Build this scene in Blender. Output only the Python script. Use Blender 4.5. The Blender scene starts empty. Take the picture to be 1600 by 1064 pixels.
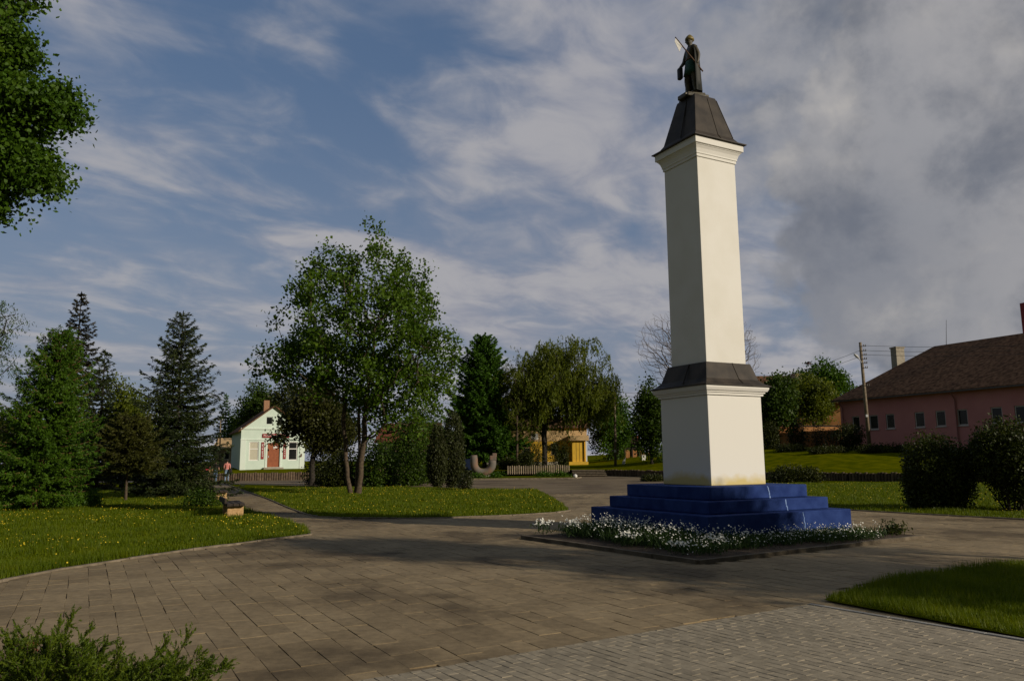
import bpy, bmesh, math, random
import numpy as np
from mathutils import Vector

random.seed(7)
S = bpy.context.scene
COL = S.collection
R = math.radians

# ------------------------------------------------------------------ camera
H = 1.65
F_PX, PITCH, ROLL = 1225.0, R(8.595), 0.00903
XW = np.array([1., 0, 0])
FW = np.array([0, math.cos(PITCH), math.sin(PITCH)])
UW = np.array([0, -math.sin(PITCH), math.cos(PITCH)])
RC = math.cos(ROLL) * XW - math.sin(ROLL) * UW
UC = math.sin(ROLL) * XW + math.cos(ROLL) * UW
EYE = np.array([0, 0, H])


def ray(u, v):
    return FW + RC * (u - 800) / F_PX + UC * (532 - v) / F_PX


def g(u, v, z=0.0):
    d = ray(u, v)
    p = EYE + d * ((z - H) / d[2])
    return (float(p[0]), float(p[1]))


def at(u, v, Y):
    d = ray(u, v)
    p = EYE + d * (Y / d[1])
    return np.array([float(x) for x in p])


def project(P):
    d = P - EYE
    z = d @ FW
    z = np.where(np.abs(z) < 1e-6, 1e-6, z)
    return 800 + F_PX * (d @ RC) / z, 532 - F_PX * (d @ UC) / z, z


cd = bpy.data.cameras.new('camera')
cam = bpy.data.objects.new('camera', cd)
COL.objects.link(cam)
from mathutils import Matrix
cam.matrix_world = Matrix(((RC[0], UC[0], -FW[0], 0), (RC[1], UC[1], -FW[1], 0), (RC[2], UC[2], -FW[2], H), (0, 0, 0, 1)))
cd.sensor_fit = 'HORIZONTAL'
cd.sensor_width = 36
cd.lens = 36 * F_PX / 1600
cd.clip_start = 0.05
cd.clip_end = 6000
S.camera = cam


# ------------------------------------------------------------------ ground height
EDGE = ([-80, -24, -12, 5.7, 8.9, 15, 22, 28, 60], [74, 70, 74, 79, 76, 63, 52.5, 47, 38])


def yedge(x):
    return float(np.interp(x, *EDGE))


def zt(x, y):
    d = max(0, y - yedge(x))
    k = float(np.interp(x, [-10, 8, 14, 22], [.035, .02, .03, .078]))
    zm = float(np.interp(x, [8, 22], [1.0, 2.5]))
    return min(zm, .55 + k * d)


def zg(x, y):
    return zt(x, y) if y >= yedge(x) else 0.0


# ------------------------------------------------------------------ materials
def new_mat(name):
    m = bpy.data.materials.new(name)
    m.use_nodes = True
    nt = m.node_tree
    b = nt.nodes['Principled BSDF']
    return m, nt, b


def rgba(c):
    return (c[0], c[1], c[2], 1)


def surf(name, c1, c2=None, scale=5.0, rough=.8, bump=0.0, bscale=None, detail=6, spec=.3, metallic=0.0, island=0.0, ramp=(.35, .65)):
    """plain surface: two colours blended by noise in object space, optional bump and per-piece variation"""
    m, nt, b = new_mat(name)
    N, L = nt.nodes, nt.links
    tc = N.new('ShaderNodeTexCoord')
    b.inputs['Roughness'].default_value = rough
    b.inputs['Specular IOR Level'].default_value = spec
    b.inputs['Metallic'].default_value = metallic
    c2 = c2 or c1
    no = N.new('ShaderNodeTexNoise')
    no.inputs['Scale'].default_value = scale
    no.inputs['Detail'].default_value = detail
    L.new(tc.outputs['Object'], no.inputs['Vector'])
    rp = N.new('ShaderNodeValToRGB')
    rp.color_ramp.elements[0].position = ramp[0]
    rp.color_ramp.elements[1].position = ramp[1]
    rp.color_ramp.elements[0].color = rgba(c1)
    rp.color_ramp.elements[1].color = rgba(c2)
    L.new(no.outputs['Fac'], rp.inputs['Fac'])
    out = rp.outputs['Color']
    if island:
        ge = N.new('ShaderNodeNewGeometry')
        mr = N.new('ShaderNodeMapRange')
        mr.inputs['To Min'].default_value = 1 - island
        mr.inputs['To Max'].default_value = 1 + island
        L.new(ge.outputs['Random Per Island'], mr.inputs['Value'])
        hs = N.new('ShaderNodeHueSaturation')
        L.new(mr.outputs['Result'], hs.inputs['Value'])
        L.new(out, hs.inputs['Color'])
        out = hs.outputs['Color']
    L.new(out, b.inputs['Base Color'])
    if bump:
        n2 = N.new('ShaderNodeTexNoise')
        n2.inputs['Scale'].default_value = bscale or scale * 6
        n2.inputs['Detail'].default_value = 5
        L.new(tc.outputs['Object'], n2.inputs['Vector'])
        bp = N.new('ShaderNodeBump')
        bp.inputs['Strength'].default_value = bump
        bp.inputs['Distance'].default_value = .02
        L.new(n2.outputs['Fac'], bp.inputs['Height'])
        L.new(bp.outputs['Normal'], b.inputs['Normal'])
    return m


def leaf(name, cols, trans=.35, rough=.55, clump=.7):
    """foliage: per-leaf colour from Random Per Island plus slow noise, partly translucent"""
    m, nt, b = new_mat(name)
    N, L = nt.nodes, nt.links
    ge = N.new('ShaderNodeNewGeometry')
    tc = N.new('ShaderNodeTexCoord')
    no = N.new('ShaderNodeTexNoise')
    no.inputs['Scale'].default_value = clump
    no.inputs['Detail'].default_value = 3
    L.new(tc.outputs['Object'], no.inputs['Vector'])
    ad = N.new('ShaderNodeMath')
    ad.operation = 'MULTIPLY_ADD'
    ad.inputs[1].default_value = .55
    L.new(ge.outputs['Random Per Island'], ad.inputs[0])
    ml = N.new('ShaderNodeMath')
    ml.operation = 'MULTIPLY_ADD'
    ml.inputs[1].default_value = 1.1
    ml.inputs[2].default_value = -.32
    L.new(no.outputs['Fac'], ml.inputs[0])
    L.new(ml.outputs[0], ad.inputs[2])
    rp = N.new('ShaderNodeValToRGB')
    el = rp.color_ramp.elements
    while len(el) < len(cols):
        el.new(.5)
    for i, c in enumerate(cols):
        el[i].position = i / (len(cols) - 1)
        el[i].color = rgba(c)
    L.new(ad.outputs[0], rp.inputs['Fac'])
    b.inputs['Roughness'].default_value = rough
    b.inputs['Specular IOR Level'].default_value = .25
    L.new(rp.outputs['Color'], b.inputs['Base Color'])
    tr = N.new('ShaderNodeBsdfTranslucent')
    hs = N.new('ShaderNodeHueSaturation')
    hs.inputs['Value'].default_value = 1.25
    hs.inputs['Hue'].default_value = .49
    L.new(rp.outputs['Color'], hs.inputs['Color'])
    L.new(hs.outputs['Color'], tr.inputs['Color'])
    mx = N.new('ShaderNodeMixShader')
    mx.inputs['Fac'].default_value = trans
    L.new(b.outputs[0], mx.inputs[1])
    L.new(tr.outputs[0], mx.inputs[2])
    L.new(mx.outputs[0], N['Material Output'].inputs['Surface'])
    return m


M = {}
M['plaster'] = surf('white_plaster', (.80, .785, .73), (.75, .73, .66), 1.3, .85, .12, 30)
M['roofmetal'] = surf('dark_sheet_metal', (.030, .025, .020), (.062, .050, .038), 3, .6, .1, 8, spec=.22)
M['blue'] = surf('blue_paint', (.013, .033, .145), (.026, .056, .205), 3.4, .8, .25, 22, spec=.12)
M['crack'] = surf('bare_crack', (.20, .32, .62), (.3, .42, .66), 20, .8)
M['bronze'] = surf('painted_statue', (.040, .034, .018), (.085, .068, .034), 8, .55, .2, 30, spec=.5)
M['bronzegreen'] = surf('green_tunic', (.012, .055, .045), (.03, .10, .07), 12, .6, .2, 30)
M['bronzedark'] = surf('dark_cloak', (.008, .010, .007), (.018, .018, .012), 8, .6, .2, 30)
M['gilt'] = surf('gilt_helmet', (.17, .13, .035), (.26, .20, .06), 8, .45, spec=.5)
M['spear'] = surf('brown_shaft', (.09, .045, .02), (.12, .06, .03), 20, .6)
M['white'] = surf('white_paint', (.8, .79, .75), (.75, .73, .68), 10, .6)
M['kerb'] = surf('kerb_concrete', (.13, .108, .075), (.25, .205, .145), 6, .9, .4, 40, island=.12)
M['kerbdark'] = surf('kerb_dirty', (.085, .068, .045), (.16, .13, .09), 4, .95, .4, 40, island=.15)
M['kerbgrey'] = surf('kerb_grey', (.27, .26, .24), (.34, .33, .30), 6, .9, .3, 40, island=.06)
M['slab'] = None
M['soil'] = surf('soil', (.035, .025, .016), (.075, .05, .03), 9, 1, .8, 40)
M['lawn'] = surf('turf', (.045, .066, .001), (.095, .105, .002), 1.1, 1, .5, 60, ramp=(.3, .7), spec=0)
M['turffar'] = surf('turf_far', (.060, .076, .001), (.13, .132, .002), 1.3, 1, .6, 9, detail=9, spec=0)
M['bark'] = surf('bark', (.055, .040, .027), (.115, .085, .055), 9, .95, .9, 30)
M['barkred'] = surf('bark_red', (.13, .065, .03), (.22, .12, .06), 9, .95, .9, 30)
M['barkdark'] = surf('bark_dark', (.022, .019, .015), (.05, .042, .032), 9, .95, .8, 30)
M['barkbare'] = surf('bark_twigs', (.12, .095, .075), (.19, .155, .125), 9, .95, .3, 30)
M['woodlight'] = surf('sawn_timber', (.44, .27, .12), (.58, .38, .18), 14, .8, .3, 60)
M['wooddark'] = surf('dark_timber', (.030, .023, .018), (.06, .045, .033), 14, .8, .3, 60)
M['log'] = surf('log_palisade', (.085, .06, .04), (.16, .115, .075), 5, .9, .5, 40, island=.35)
M['picket'] = surf('picket_wood', (.17, .135, .09), (.29, .23, .155), 5, .85, .3, 40, island=.25)
M['polewood'] = surf('pole_wood', (.16, .125, .085), (.25, .20, .14), 6, .85, .3, 40)
M['mint'] = surf('mint_render', (.60, .72, .62), (.66, .77, .67), 1.2, .85, .1, 20)
M['minttrim'] = surf('mint_trim', (.68, .77, .68), (.72, .80, .72), 3, .8)
M['doorred'] = surf('red_brown_door', (.26, .075, .030), (.32, .10, .04), 5, .6)
M['signred'] = surf('sign_red', (.26, .02, .022), (.30, .03, .03), 5, .6)
M['curtain'] = surf('curtain', (.50, .47, .36), (.56, .53, .42), 14, .9)
M['glass'] = surf('dark_glass', (.010, .011, .011), (.022, .023, .022), 1, .22, spec=.3)
M['tilebrown'] = surf('brown_roof', (.085, .045, .026), (.25, .135, .075), 3.2, .95, .6, 14, detail=10, spec=.1)
M['tilered'] = surf('red_roof', (.15, .042, .022), (.22, .066, .036), 2, .9, .4, 10)
M['brick'] = surf('chimney_brick', (.28, .14, .08), (.38, .22, .13), 9, .9, .4, 30)
M['pink'] = surf('pink_render', (.56, .235, .225), (.62, .27, .25), .7, .9, .15, 15)
M['pinkpipe'] = surf('painted_pipe', (.30, .13, .12), (.36, .16, .15), 4, .6)
M['pinktrim'] = surf('pale_window_frame', (.55, .52, .50), (.60, .57, .55), 3, .7)
M['yellow'] = surf('yellow_board', (.66, .40, .035), (.74, .46, .05), 3, .7, .15, 20)
M['tan'] = surf('tan_trim', (.52, .35, .17), (.60, .42, .21), 5, .8)
M['beige'] = surf('beige_render', (.48, .36, .23), (.56, .43, .29), 2, .85)
M['ochre'] = surf('ochre_wall', (.36, .15, .05), (.52, .26, .10), .8, .9, .3, 10)
M['concrete'] = surf('concrete', (.30, .27, .21), (.40, .36, .29), 3, .9, .3, 30)
M['asphalt'] = surf('asphalt', (.075, .07, .065), (.10, .095, .085), 4, .9)
M['insulator'] = surf('insulator', (.06, .05, .045), (.1, .09, .08), 5, .4)
M['lampmetal'] = surf('lamp_metal', (.55, .55, .55), (.65, .65, .65), 5, .4)
M['wire'] = surf('wire', (.03, .03, .03), None, 5, .6)
M['stone_grey'] = surf('stone_grey', (.15, .135, .115), (.24, .125, .075), 1.3, .85, .5, 9, ramp=(.42, .72))
M['navy'] = surf('navy_panel', (.012, .022, .06), (.02, .035, .085), 3, .7)
M['skin'] = surf('skin', (.45, .25, .17), None, 5, .6)
M['hair'] = surf('hair', (.025, .017, .012), None, 5, .6)
M['shirt'] = surf('pink_shirt', (.62, .20, .17), (.70, .34, .28), 6, .9)
M['jeans'] = surf('jeans', (.16, .24, .36), (.26, .36, .48), 9, .9)
M['jeansdark'] = surf('jeans_dark', (.09, .15, .26), (.16, .24, .36), 9, .9)
M['darktop'] = surf('dark_top', (.015, .013, .013), (.03, .025, .025), 9, .9)
M['redtop'] = surf('red_top', (.40, .03, .05), (.5, .06, .08), 9, .9)
M['shoe'] = surf('shoe', (.03, .025, .02), None, 9, .8)
M['bird'] = surf('bird_feather', (.05, .025, .02), (.09, .04, .03), 9, .9)
M['petal'] = surf('white_petal', (.72, .72, .64), (.8, .8, .74), 30, .8)
M['dandelion'] = surf('dandelion', (.50, .36, .008), (.62, .48, .03), 30, .8)
M['dryfrond'] = surf('dry_frond', (.14, .04, .02), (.2, .07, .03), 30, .9)

M['l_maple'] = leaf('leaf_maple', [(.034, .072, .003), (.062, .125, .005), (.115, .185, .009)], .34)
M['l_left'] = leaf('leaf_overhang', [(.028, .068, .003), (.052, .115, .005), (.092, .165, .008)], .34)
M['l_willow'] = leaf('leaf_willow', [(.060, .090, .004), (.105, .140, .007), (.17, .190, .014)], .4)
M['l_dark'] = leaf('leaf_dark', [(0.0172, 0.0242, 0.0023), (0.0296, 0.0396, 0.0032), (0.0554, 0.0605, 0.0045)], .25)
M['l_brown'] = leaf('leaf_brown', [(.026, .028, .005), (.042, .046, .006), (.062, .076, .008)], .25)
M['l_mid'] = leaf('leaf_mid', [(0.0224, 0.0475, 0.0032), (0.0392, 0.0775, 0.0040), (0.0728, 0.1187, 0.0063)], .3)
M['l_bright'] = leaf('leaf_bright', [(0.0308, 0.0775, 0.0032), (0.0532, 0.1250, 0.0045), (0.0868, 0.1750, 0.0063)], .35)
M['l_spruce'] = leaf('needle_spruce', [(.015, .028, .007), (.028, .044, .010), (.058, .072, .016)], .12)
M['l_sprucetop'] = leaf('needle_spruce_dark', [(.015, .018, .010), (.030, .030, .014), (.055, .040, .020)], .12)
M['l_larch'] = leaf('needle_larch', [(.032, .082, .004), (.060, .130, .006), (.10, .18, .009)], .3)
M['l_conifer'] = leaf('needle_conifer', [(.030, .085, .005), (.056, .135, .008), (.090, .180, .013)], .25)
M['l_thuja'] = leaf('leaf_thuja', [(.022, .026, .008), (.036, .044, .010), (.055, .068, .014)], .2, clump=1.5)
M['l_hedge'] = leaf('leaf_hedge', [(0.0148, 0.0242, 0.0023), (0.0320, 0.0462, 0.0032), (0.0739, 0.0935, 0.0054)], .25, clump=1.5)
M['l_pine'] = leaf('needle_pine', [(.036, .038, .006), (.058, .064, .009), (.095, .098, .014)], .2)
M['l_juniper'] = leaf('needle_juniper', [(.038, .070, .003), (.075, .120, .005), (.135, .170, .009)], .3, clump=5)
M['grass'] = leaf('grass_blade', [(.064, .106, .001), (.106, .152, .001), (.18, .205, .003)], .4, clump=1.6)
M['l_flower'] = leaf('flower_leaf', [(.020, .045, .010), (.036, .075, .014), (.07, .11, .025)], .3, clump=3)

MON_YAW = R(28.34)
MC = np.array([4.524, 17.982])
AX = np.array([-math.sin(MON_YAW), math.cos(MON_YAW)])   # monument axis a, away to the left
BX = np.array([math.cos(MON_YAW), math.sin(MON_YAW)])    # monument axis b, away to the right


def paving_mat(name, c1, c2, cd_, isl, rough=.85):
    m, nt, b = new_mat(name)
    N, L = nt.nodes, nt.links
    tc = N.new('ShaderNodeTexCoord')
    ge = N.new('ShaderNodeNewGeometry')
    n1 = N.new('ShaderNodeTexNoise')
    n1.inputs['Scale'].default_value = .32
    n1.inputs['Detail'].default_value = 7
    n1.inputs['Roughness'].default_value = .62
    L.new(tc.outputs['Object'], n1.inputs['Vector'])
    n2 = N.new('ShaderNodeTexNoise')
    n2.inputs['Scale'].default_value = 9
    n2.inputs['Detail'].default_value = 8
    n2.inputs['Roughness'].default_value = .7
    L.new(tc.outputs['Object'], n2.inputs['Vector'])
    rp = N.new('ShaderNodeValToRGB')
    e = rp.color_ramp.elements
    e[0].position = .38
    e[0].color = rgba(cd_)
    e[1].position = .62
    e[1].color = rgba(c2)
    k = e.new(.48)
    k.color = rgba(c1)
    L.new(n1.outputs['Fac'], rp.inputs['Fac'])
    mr = N.new('ShaderNodeMapRange')
    mr.inputs['To Min'].default_value = 1 - isl
    mr.inputs['To Max'].default_value = 1 + isl
    L.new(ge.outputs['Random Per Island'], mr.inputs['Value'])
    m2 = N.new('ShaderNodeMapRange')
    m2.inputs['From Min'].default_value = .3
    m2.inputs['From Max'].default_value = .7
    m2.inputs['To Min'].default_value = .72
    m2.inputs['To Max'].default_value = 1.2
    L.new(n2.outputs['Fac'], m2.inputs['Value'])
    mu = N.new('ShaderNodeMath')
    mu.operation = 'MULTIPLY'
    L.new(mr.outputs[0], mu.inputs[0])
    L.new(m2.outputs[0], mu.inputs[1])
    hs = N.new('ShaderNodeHueSaturation')
    L.new(mu.outputs[0], hs.inputs['Value'])
    L.new(rp.outputs['Color'], hs.inputs['Color'])
    L.new(hs.outputs['Color'], b.inputs['Base Color'])
    b.inputs['Roughness'].default_value = rough
    b.inputs['Specular IOR Level'].default_value = .2
    bp = N.new('ShaderNodeBump')
    bp.inputs['Strength'].default_value = .35
    bp.inputs['Distance'].default_value = .006
    n3 = N.new('ShaderNodeTexNoise')
    n3.inputs['Scale'].default_value = 45
    n3.inputs['Detail'].default_value = 6
    L.new(tc.outputs['Object'], n3.inputs['Vector'])
    L.new(n3.outputs['Fac'], bp.inputs['Height'])
    L.new(bp.outputs['Normal'], b.inputs['Normal'])
    return m


M['slab'] = paving_mat('concrete_slab', (.245, .185, .105), (.30, .23, .135), (.125, .092, .052), .12)
M['bed'] = paving_mat('joint_sand', (.17, .13, .078), (.21, .16, .10), (.11, .08, .05), 0)
M['paver'] = paving_mat('grey_paver', (.31, .265, .19), (.345, .295, .215), (.25, .215, .155), .10)
M['paverbed'] = surf('paver_sand', (.10, .085, .07), (.14, .12, .10), 9, 1)

# pedestal plaster with an algae stain rising from its foot
m, nt, b = new_mat('stained_plaster')
N, L = nt.nodes, nt.links
tc = N.new('ShaderNodeTexCoord')
sp = N.new('ShaderNodeSeparateXYZ')
L.new(tc.outputs['Object'], sp.inputs[0])
no = N.new('ShaderNodeTexNoise')
no.inputs['Scale'].default_value = 2.2
no.inputs['Detail'].default_value = 5
L.new(tc.outputs['Object'], no.inputs['Vector'])
m1 = N.new('ShaderNodeMath')
m1.operation = 'MULTIPLY_ADD'
m1.inputs[1].default_value = -.55
L.new(no.outputs['Fac'], m1.inputs[0])
L.new(sp.outputs['Z'], m1.inputs[2])
mr = N.new('ShaderNodeMapRange')
mr.inputs['From Min'].default_value = .86
mr.inputs['From Max'].default_value = 1.05
mr.inputs['To Min'].default_value = .75
mr.inputs['To Max'].default_value = 0
L.new(m1.outputs[0], mr.inputs['Value'])
mx = N.new('ShaderNodeMix')
mx.data_type = 'RGBA'
L.new(mr.outputs[0], mx.inputs['Factor'])
mx.inputs[6].default_value = (.78, .765, .705, 1)
mx.inputs[7].default_value = (.62, .46, .06, 1)
L.new(mx.outputs[2], b.inputs['Base Color'])
b.inputs['Roughness'].default_value = .85
M['stained'] = m


# ------------------------------------------------------------------ mesh helpers
class MB:
    def __init__(s):
        s.v, s.f = [], []

    def add(s, V, Fc):
        o = len(s.v)
        s.v += [tuple(map(float, p)) for p in V]
        s.f += [tuple(i + o for i in q) for q in Fc]
        return s

    def box(s, c, size, ux=(1, 0), tilt=None):
        """box centred at c; ux = horizontal direction of its local x"""
        ux = np.array([ux[0], ux[1], 0.]) / math.hypot(*ux[:2])
        uy = np.array([-ux[1], ux[0], 0.])
        uz = np.array([0, 0, 1.])
        c = np.array(c, float)
        hx, hy, hz = [q / 2 for q in size]
        V = []
        for dz in (-1, 1):
            for dx, dy in ((-1, -1), (1, -1), (1, 1), (-1, 1)):
                V.append(c + ux * hx * dx + uy * hy * dy + uz * hz * dz)
        return s.add(V, [(3, 2, 1, 0), (4, 5, 6, 7), (0, 1, 5, 4), (1, 2, 6, 5), (2, 3, 7, 6), (3, 0, 4, 7)])

    def tube(s, pts, radii, n=8, caps=True):
        pts = np.array(pts, float)
        V, Q = tube_np(pts, radii, n)
        o = len(s.v)
        s.add(V, [tuple(q) for q in Q])
        if caps:
            s.f.append(tuple(o + i for i in range(n))[::-1])
            s.f.append(tuple(o + (len(pts) - 1) * n + i for i in range(n)))
        return s

    def quad(s, *P):
        return s.add(P, [tuple(range(len(P)))])

    def build(s, name, mat, parent=None, smooth=False, origin=None, bevel=0):
        o3 = np.array(origin if origin is not None else (ORIG.get(parent.name, (0, 0, 0)) if parent else (0, 0, 0)), float)
        me = bpy.data.meshes.new(name)
        me.from_pydata([tuple(np.array(p) - o3) for p in s.v], [], s.f)
        me.materials.append(mat)
        if bevel:
            bm = bmesh.new()
            bm.from_mesh(me)
            bmesh.ops.bevel(bm, geom=bm.edges[:], offset=bevel, segments=2, affect='EDGES', profile=.5)
            bm.to_mesh(me)
            bm.free()
        if smooth:
            me.polygons.foreach_set('use_smooth', [True] * len(me.polygons))
        me.update()
        return link(name, me, parent, o3)


ORIG = {}


def link(name, me, parent, o3):
    o = bpy.data.objects.new(name, me)
    COL.objects.link(o)
    if parent is not None:
        o.parent = parent
    else:
        o.location = o3
    ORIG[o.name] = tuple(o3)
    return o


def mesh_np(name, V, Q, mat, parent=None, o3=(0, 0, 0), smooth=False):
    """all faces of one size k; V relative to o3 already"""
    V = np.ascontiguousarray(V, dtype=np.float32)
    Q = np.ascontiguousarray(Q, dtype=np.int32)
    k = Q.shape[1]
    me = bpy.data.meshes.new(name)
    me.vertices.add(len(V))
    me.vertices.foreach_set('co', V.ravel())
    me.loops.add(Q.size)
    me.loops.foreach_set('vertex_index', Q.ravel())
    me.polygons.add(len(Q))
    me.polygons.foreach_set('loop_start', np.arange(0, Q.size, k, dtype=np.int32))
    me.polygons.foreach_set('use_smooth', np.full(len(Q), bool(smooth)))
    me.materials.append(mat)
    me.update(calc_edges=True)
    me.validate()
    return link(name, me, parent, o3)


def tag(o, label=None, cat=None, group=None, kind=None):
    if label:
        o['label'] = label
    if cat:
        o['category'] = cat
    if group:
        o['group'] = group
    if kind:
        o['kind'] = kind
    return o


def thing(name, label, cat, loc, group=None):
    o = bpy.data.objects.new(name, None)
    COL.objects.link(o)
    o.location = tuple(map(float, loc))
    o.empty_display_size = .3
    ORIG[o.name] = tuple(map(float, loc))
    return tag(o, label, cat, group)


def copy_tree(src, loc, label):
    def cp(o, parent):
        c = o.copy()
        COL.objects.link(c)
        c.parent = parent
        for ch in [q for q in o.children]:
            cp(ch, c)
        return c
    c = cp(src, None)
    c.location = loc
    c['label'] = label
    ORIG[c.name] = tuple(loc)
    return c


def tube_np(P, rad, n):
    P = np.asarray(P, float)
    rad = np.broadcast_to(np.asarray(rad, float), (len(P),))
    T = np.gradient(P, axis=0)
    T /= np.linalg.norm(T, axis=1)[:, None] + 1e-9
    ref = np.array([0, 0, 1.]) if abs(T[0][2]) < .9 else np.array([1., 0, 0])
    a = np.cross(T[0], ref)
    a /= np.linalg.norm(a)
    V = []
    ang = np.arange(n) * 2 * math.pi / n
    for i in range(len(P)):
        a = a - T[i] * (a @ T[i])
        a /= np.linalg.norm(a) + 1e-9
        bb = np.cross(T[i], a)
        V.append(P[i] + rad[i] * (np.cos(ang)[:, None] * a + np.sin(ang)[:, None] * bb))
    V = np.concatenate(V)
    i = np.arange(len(P) - 1)[:, None] * n
    j = np.arange(n)[None]
    j2 = (j + 1) % n
    Q = np.stack([i + j, i + j2, i + n + j2, i + n + j], -1).reshape(-1, 4)
    return V, Q


def unit(v):
    return v / (np.linalg.norm(v, axis=-1, keepdims=True) + 1e-9)


def leaf_quads(C, D, ln, wd, rng, belly=.1):
    """diamond leaves at C along D; ln / wd arrays or scalars"""
    n = len(C)
    ln = np.broadcast_to(ln, (n,))[:, None]
    wd = np.broadcast_to(wd, (n,))[:, None]
    D = unit(D)
    Sd = unit(np.cross(D, rng.normal(size=(n, 3))))
    V = np.stack([C - D * ln * .5, C + Sd * wd * .5 + D * ln * belly, C + D * ln * .5, C - Sd * wd * .5 + D * ln * belly], 1).reshape(-1, 3)
    return V, np.arange(4 * n).reshape(n, 4)


def join(parts):
    Vs, Qs, o = [], [], 0
    for V, Q in parts:
        Vs.append(V)
        Qs.append(Q + o)
        o += len(V)
    return np.concatenate(Vs), np.concatenate(Qs)


# ------------------------------------------------------------------ trees
def lumpy(rng, k=7, amp=.22):
    W = rng.normal(size=(k, 3)) * 2.6
    ph = rng.uniform(0, 6.28, k)

    def f(d):
        return 1 + amp * np.sin(d @ W.T + ph).sum(1) / math.sqrt(k) * 1.2
    return f


def env_points(rng, n, ells, shell, amp=.2):
    """random points in a union of lumpy ellipsoids (cx,cy,cz,rx,ry,rz,weight); shell in 0..1 pushes them outward"""
    w = np.array([e[6] for e in ells], float)
    w /= w.sum()
    out = []
    for e, k in zip(ells, rng.multinomial(n, w)):
        d = unit(rng.normal(size=(k, 3)))
        r = (shell + (1 - shell) * rng.uniform(0, 1, k)) * lumpy(rng, amp=amp)(d)
        out.append(np.array(e[:3]) + d * r[:, None] * np.array(e[3:6]))
    return np.concatenate(out)


def grow(rng, trunks, targets, bf, step, wig=.12):
    """attach each target to the cheapest node of the growing skeleton; returns nodes, parents"""
    nodes, par, plen = [], [], []
    for tr in trunks:
        tr = np.array(tr, float)
        prev = -1
        for i in range(len(tr) - 1):
            m_ = max(1, int(np.linalg.norm(tr[i + 1] - tr[i]) / step))
            for k in range(m_ + (1 if i == len(tr) - 2 else 0)):
                p = tr[i] + (tr[i + 1] - tr[i]) * k / m_
                nodes.append(p + (rng.normal(size=3) * .02 if prev >= 0 else 0))
                par.append(prev)
                plen.append(0 if prev < 0 else plen[prev] + np.linalg.norm(nodes[-1] - nodes[prev]))
                prev = len(nodes) - 1
    cap = len(nodes) + len(targets) * 40
    A = np.zeros((cap, 3))
    PL = np.zeros(cap)
    n = len(nodes)
    A[:n] = nodes
    PL[:n] = plen
    z0 = min(p[2] for p in nodes)
    ok0 = np.zeros(cap, bool)
    ok0[:n] = [p[2] - z0 > .9 or len(trunks[0]) < 2 for p in nodes]
    base = np.array(trunks[0][0], float)
    tips = []
    for t in targets[np.argsort(np.linalg.norm(targets - base, axis=1))]:
        dv = t - A[:n]
        dist = np.linalg.norm(dv, axis=1)
        cost = dist + bf * PL[:n] + np.where(dv[:, 2] < -.2 * dist, dist * .5, 0) + np.where(ok0[:n], 0, 1e3)
        j = int(np.argmin(cost))
        d = dist[j]
        k = min(39, max(1, int(d / step)))
        p0 = A[j].copy()
        prev = j
        bend = rng.normal(size=3) * d * wig + np.array([0, 0, d * .08])
        for i in range(1, k + 1):
            s_ = i / k
            q = p0 + (t - p0) * s_ + bend * math.sin(s_ * math.pi)
            A[n] = q
            par.append(prev)
            PL[n] = PL[prev] + np.linalg.norm(q - A[prev])
            ok0[n] = True
            prev = n
            n += 1
        tips.append(prev)
    return A[:n], np.array(par), np.array(tips)


def skeleton_mesh(A, par, tips, tipr, expo, base_r=None, flare=1.25):
    n = len(A)
    cnt = np.zeros(n)
    cnt[tips] += 1
    for i in range(n - 1, -1, -1):
        if par[i] >= 0:
            cnt[par[i]] += cnt[i]
    rad = tipr * np.maximum(cnt, 1) ** expo
    if base_r:
        rad = np.minimum(rad, base_r)
    kids = [[] for _ in range(n)]
    for i, p in enumerate(par):
        if p >= 0:
            kids[p].append(i)
    parts = []
    starts = [(i, None) for i in range(n) if par[i] < 0]
    while starts:
        i, p = starts.pop()
        chain = [] if p is None else [p]
        rr = [] if p is None else [min(rad[p], rad[i] * 1.05)]
        while True:
            chain.append(i)
            rr.append(rad[i])
            if not kids[i]:
                break
            ks = sorted(kids[i], key=lambda k: -cnt[k])
            for k in ks[1:]:
                starts.append((k, i))
            i = ks[0]
        rr = np.array(rr)
        if p is None and len(rr) > 2:
            rr[0] *= flare
        if len(chain) > 1:
            r0 = rr.max()
            parts.append(tube_np(A[chain], rr, 10 if r0 > .12 else 6 if r0 > .04 else 4 if r0 > .015 else 3))
    return join(parts), rad


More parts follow.
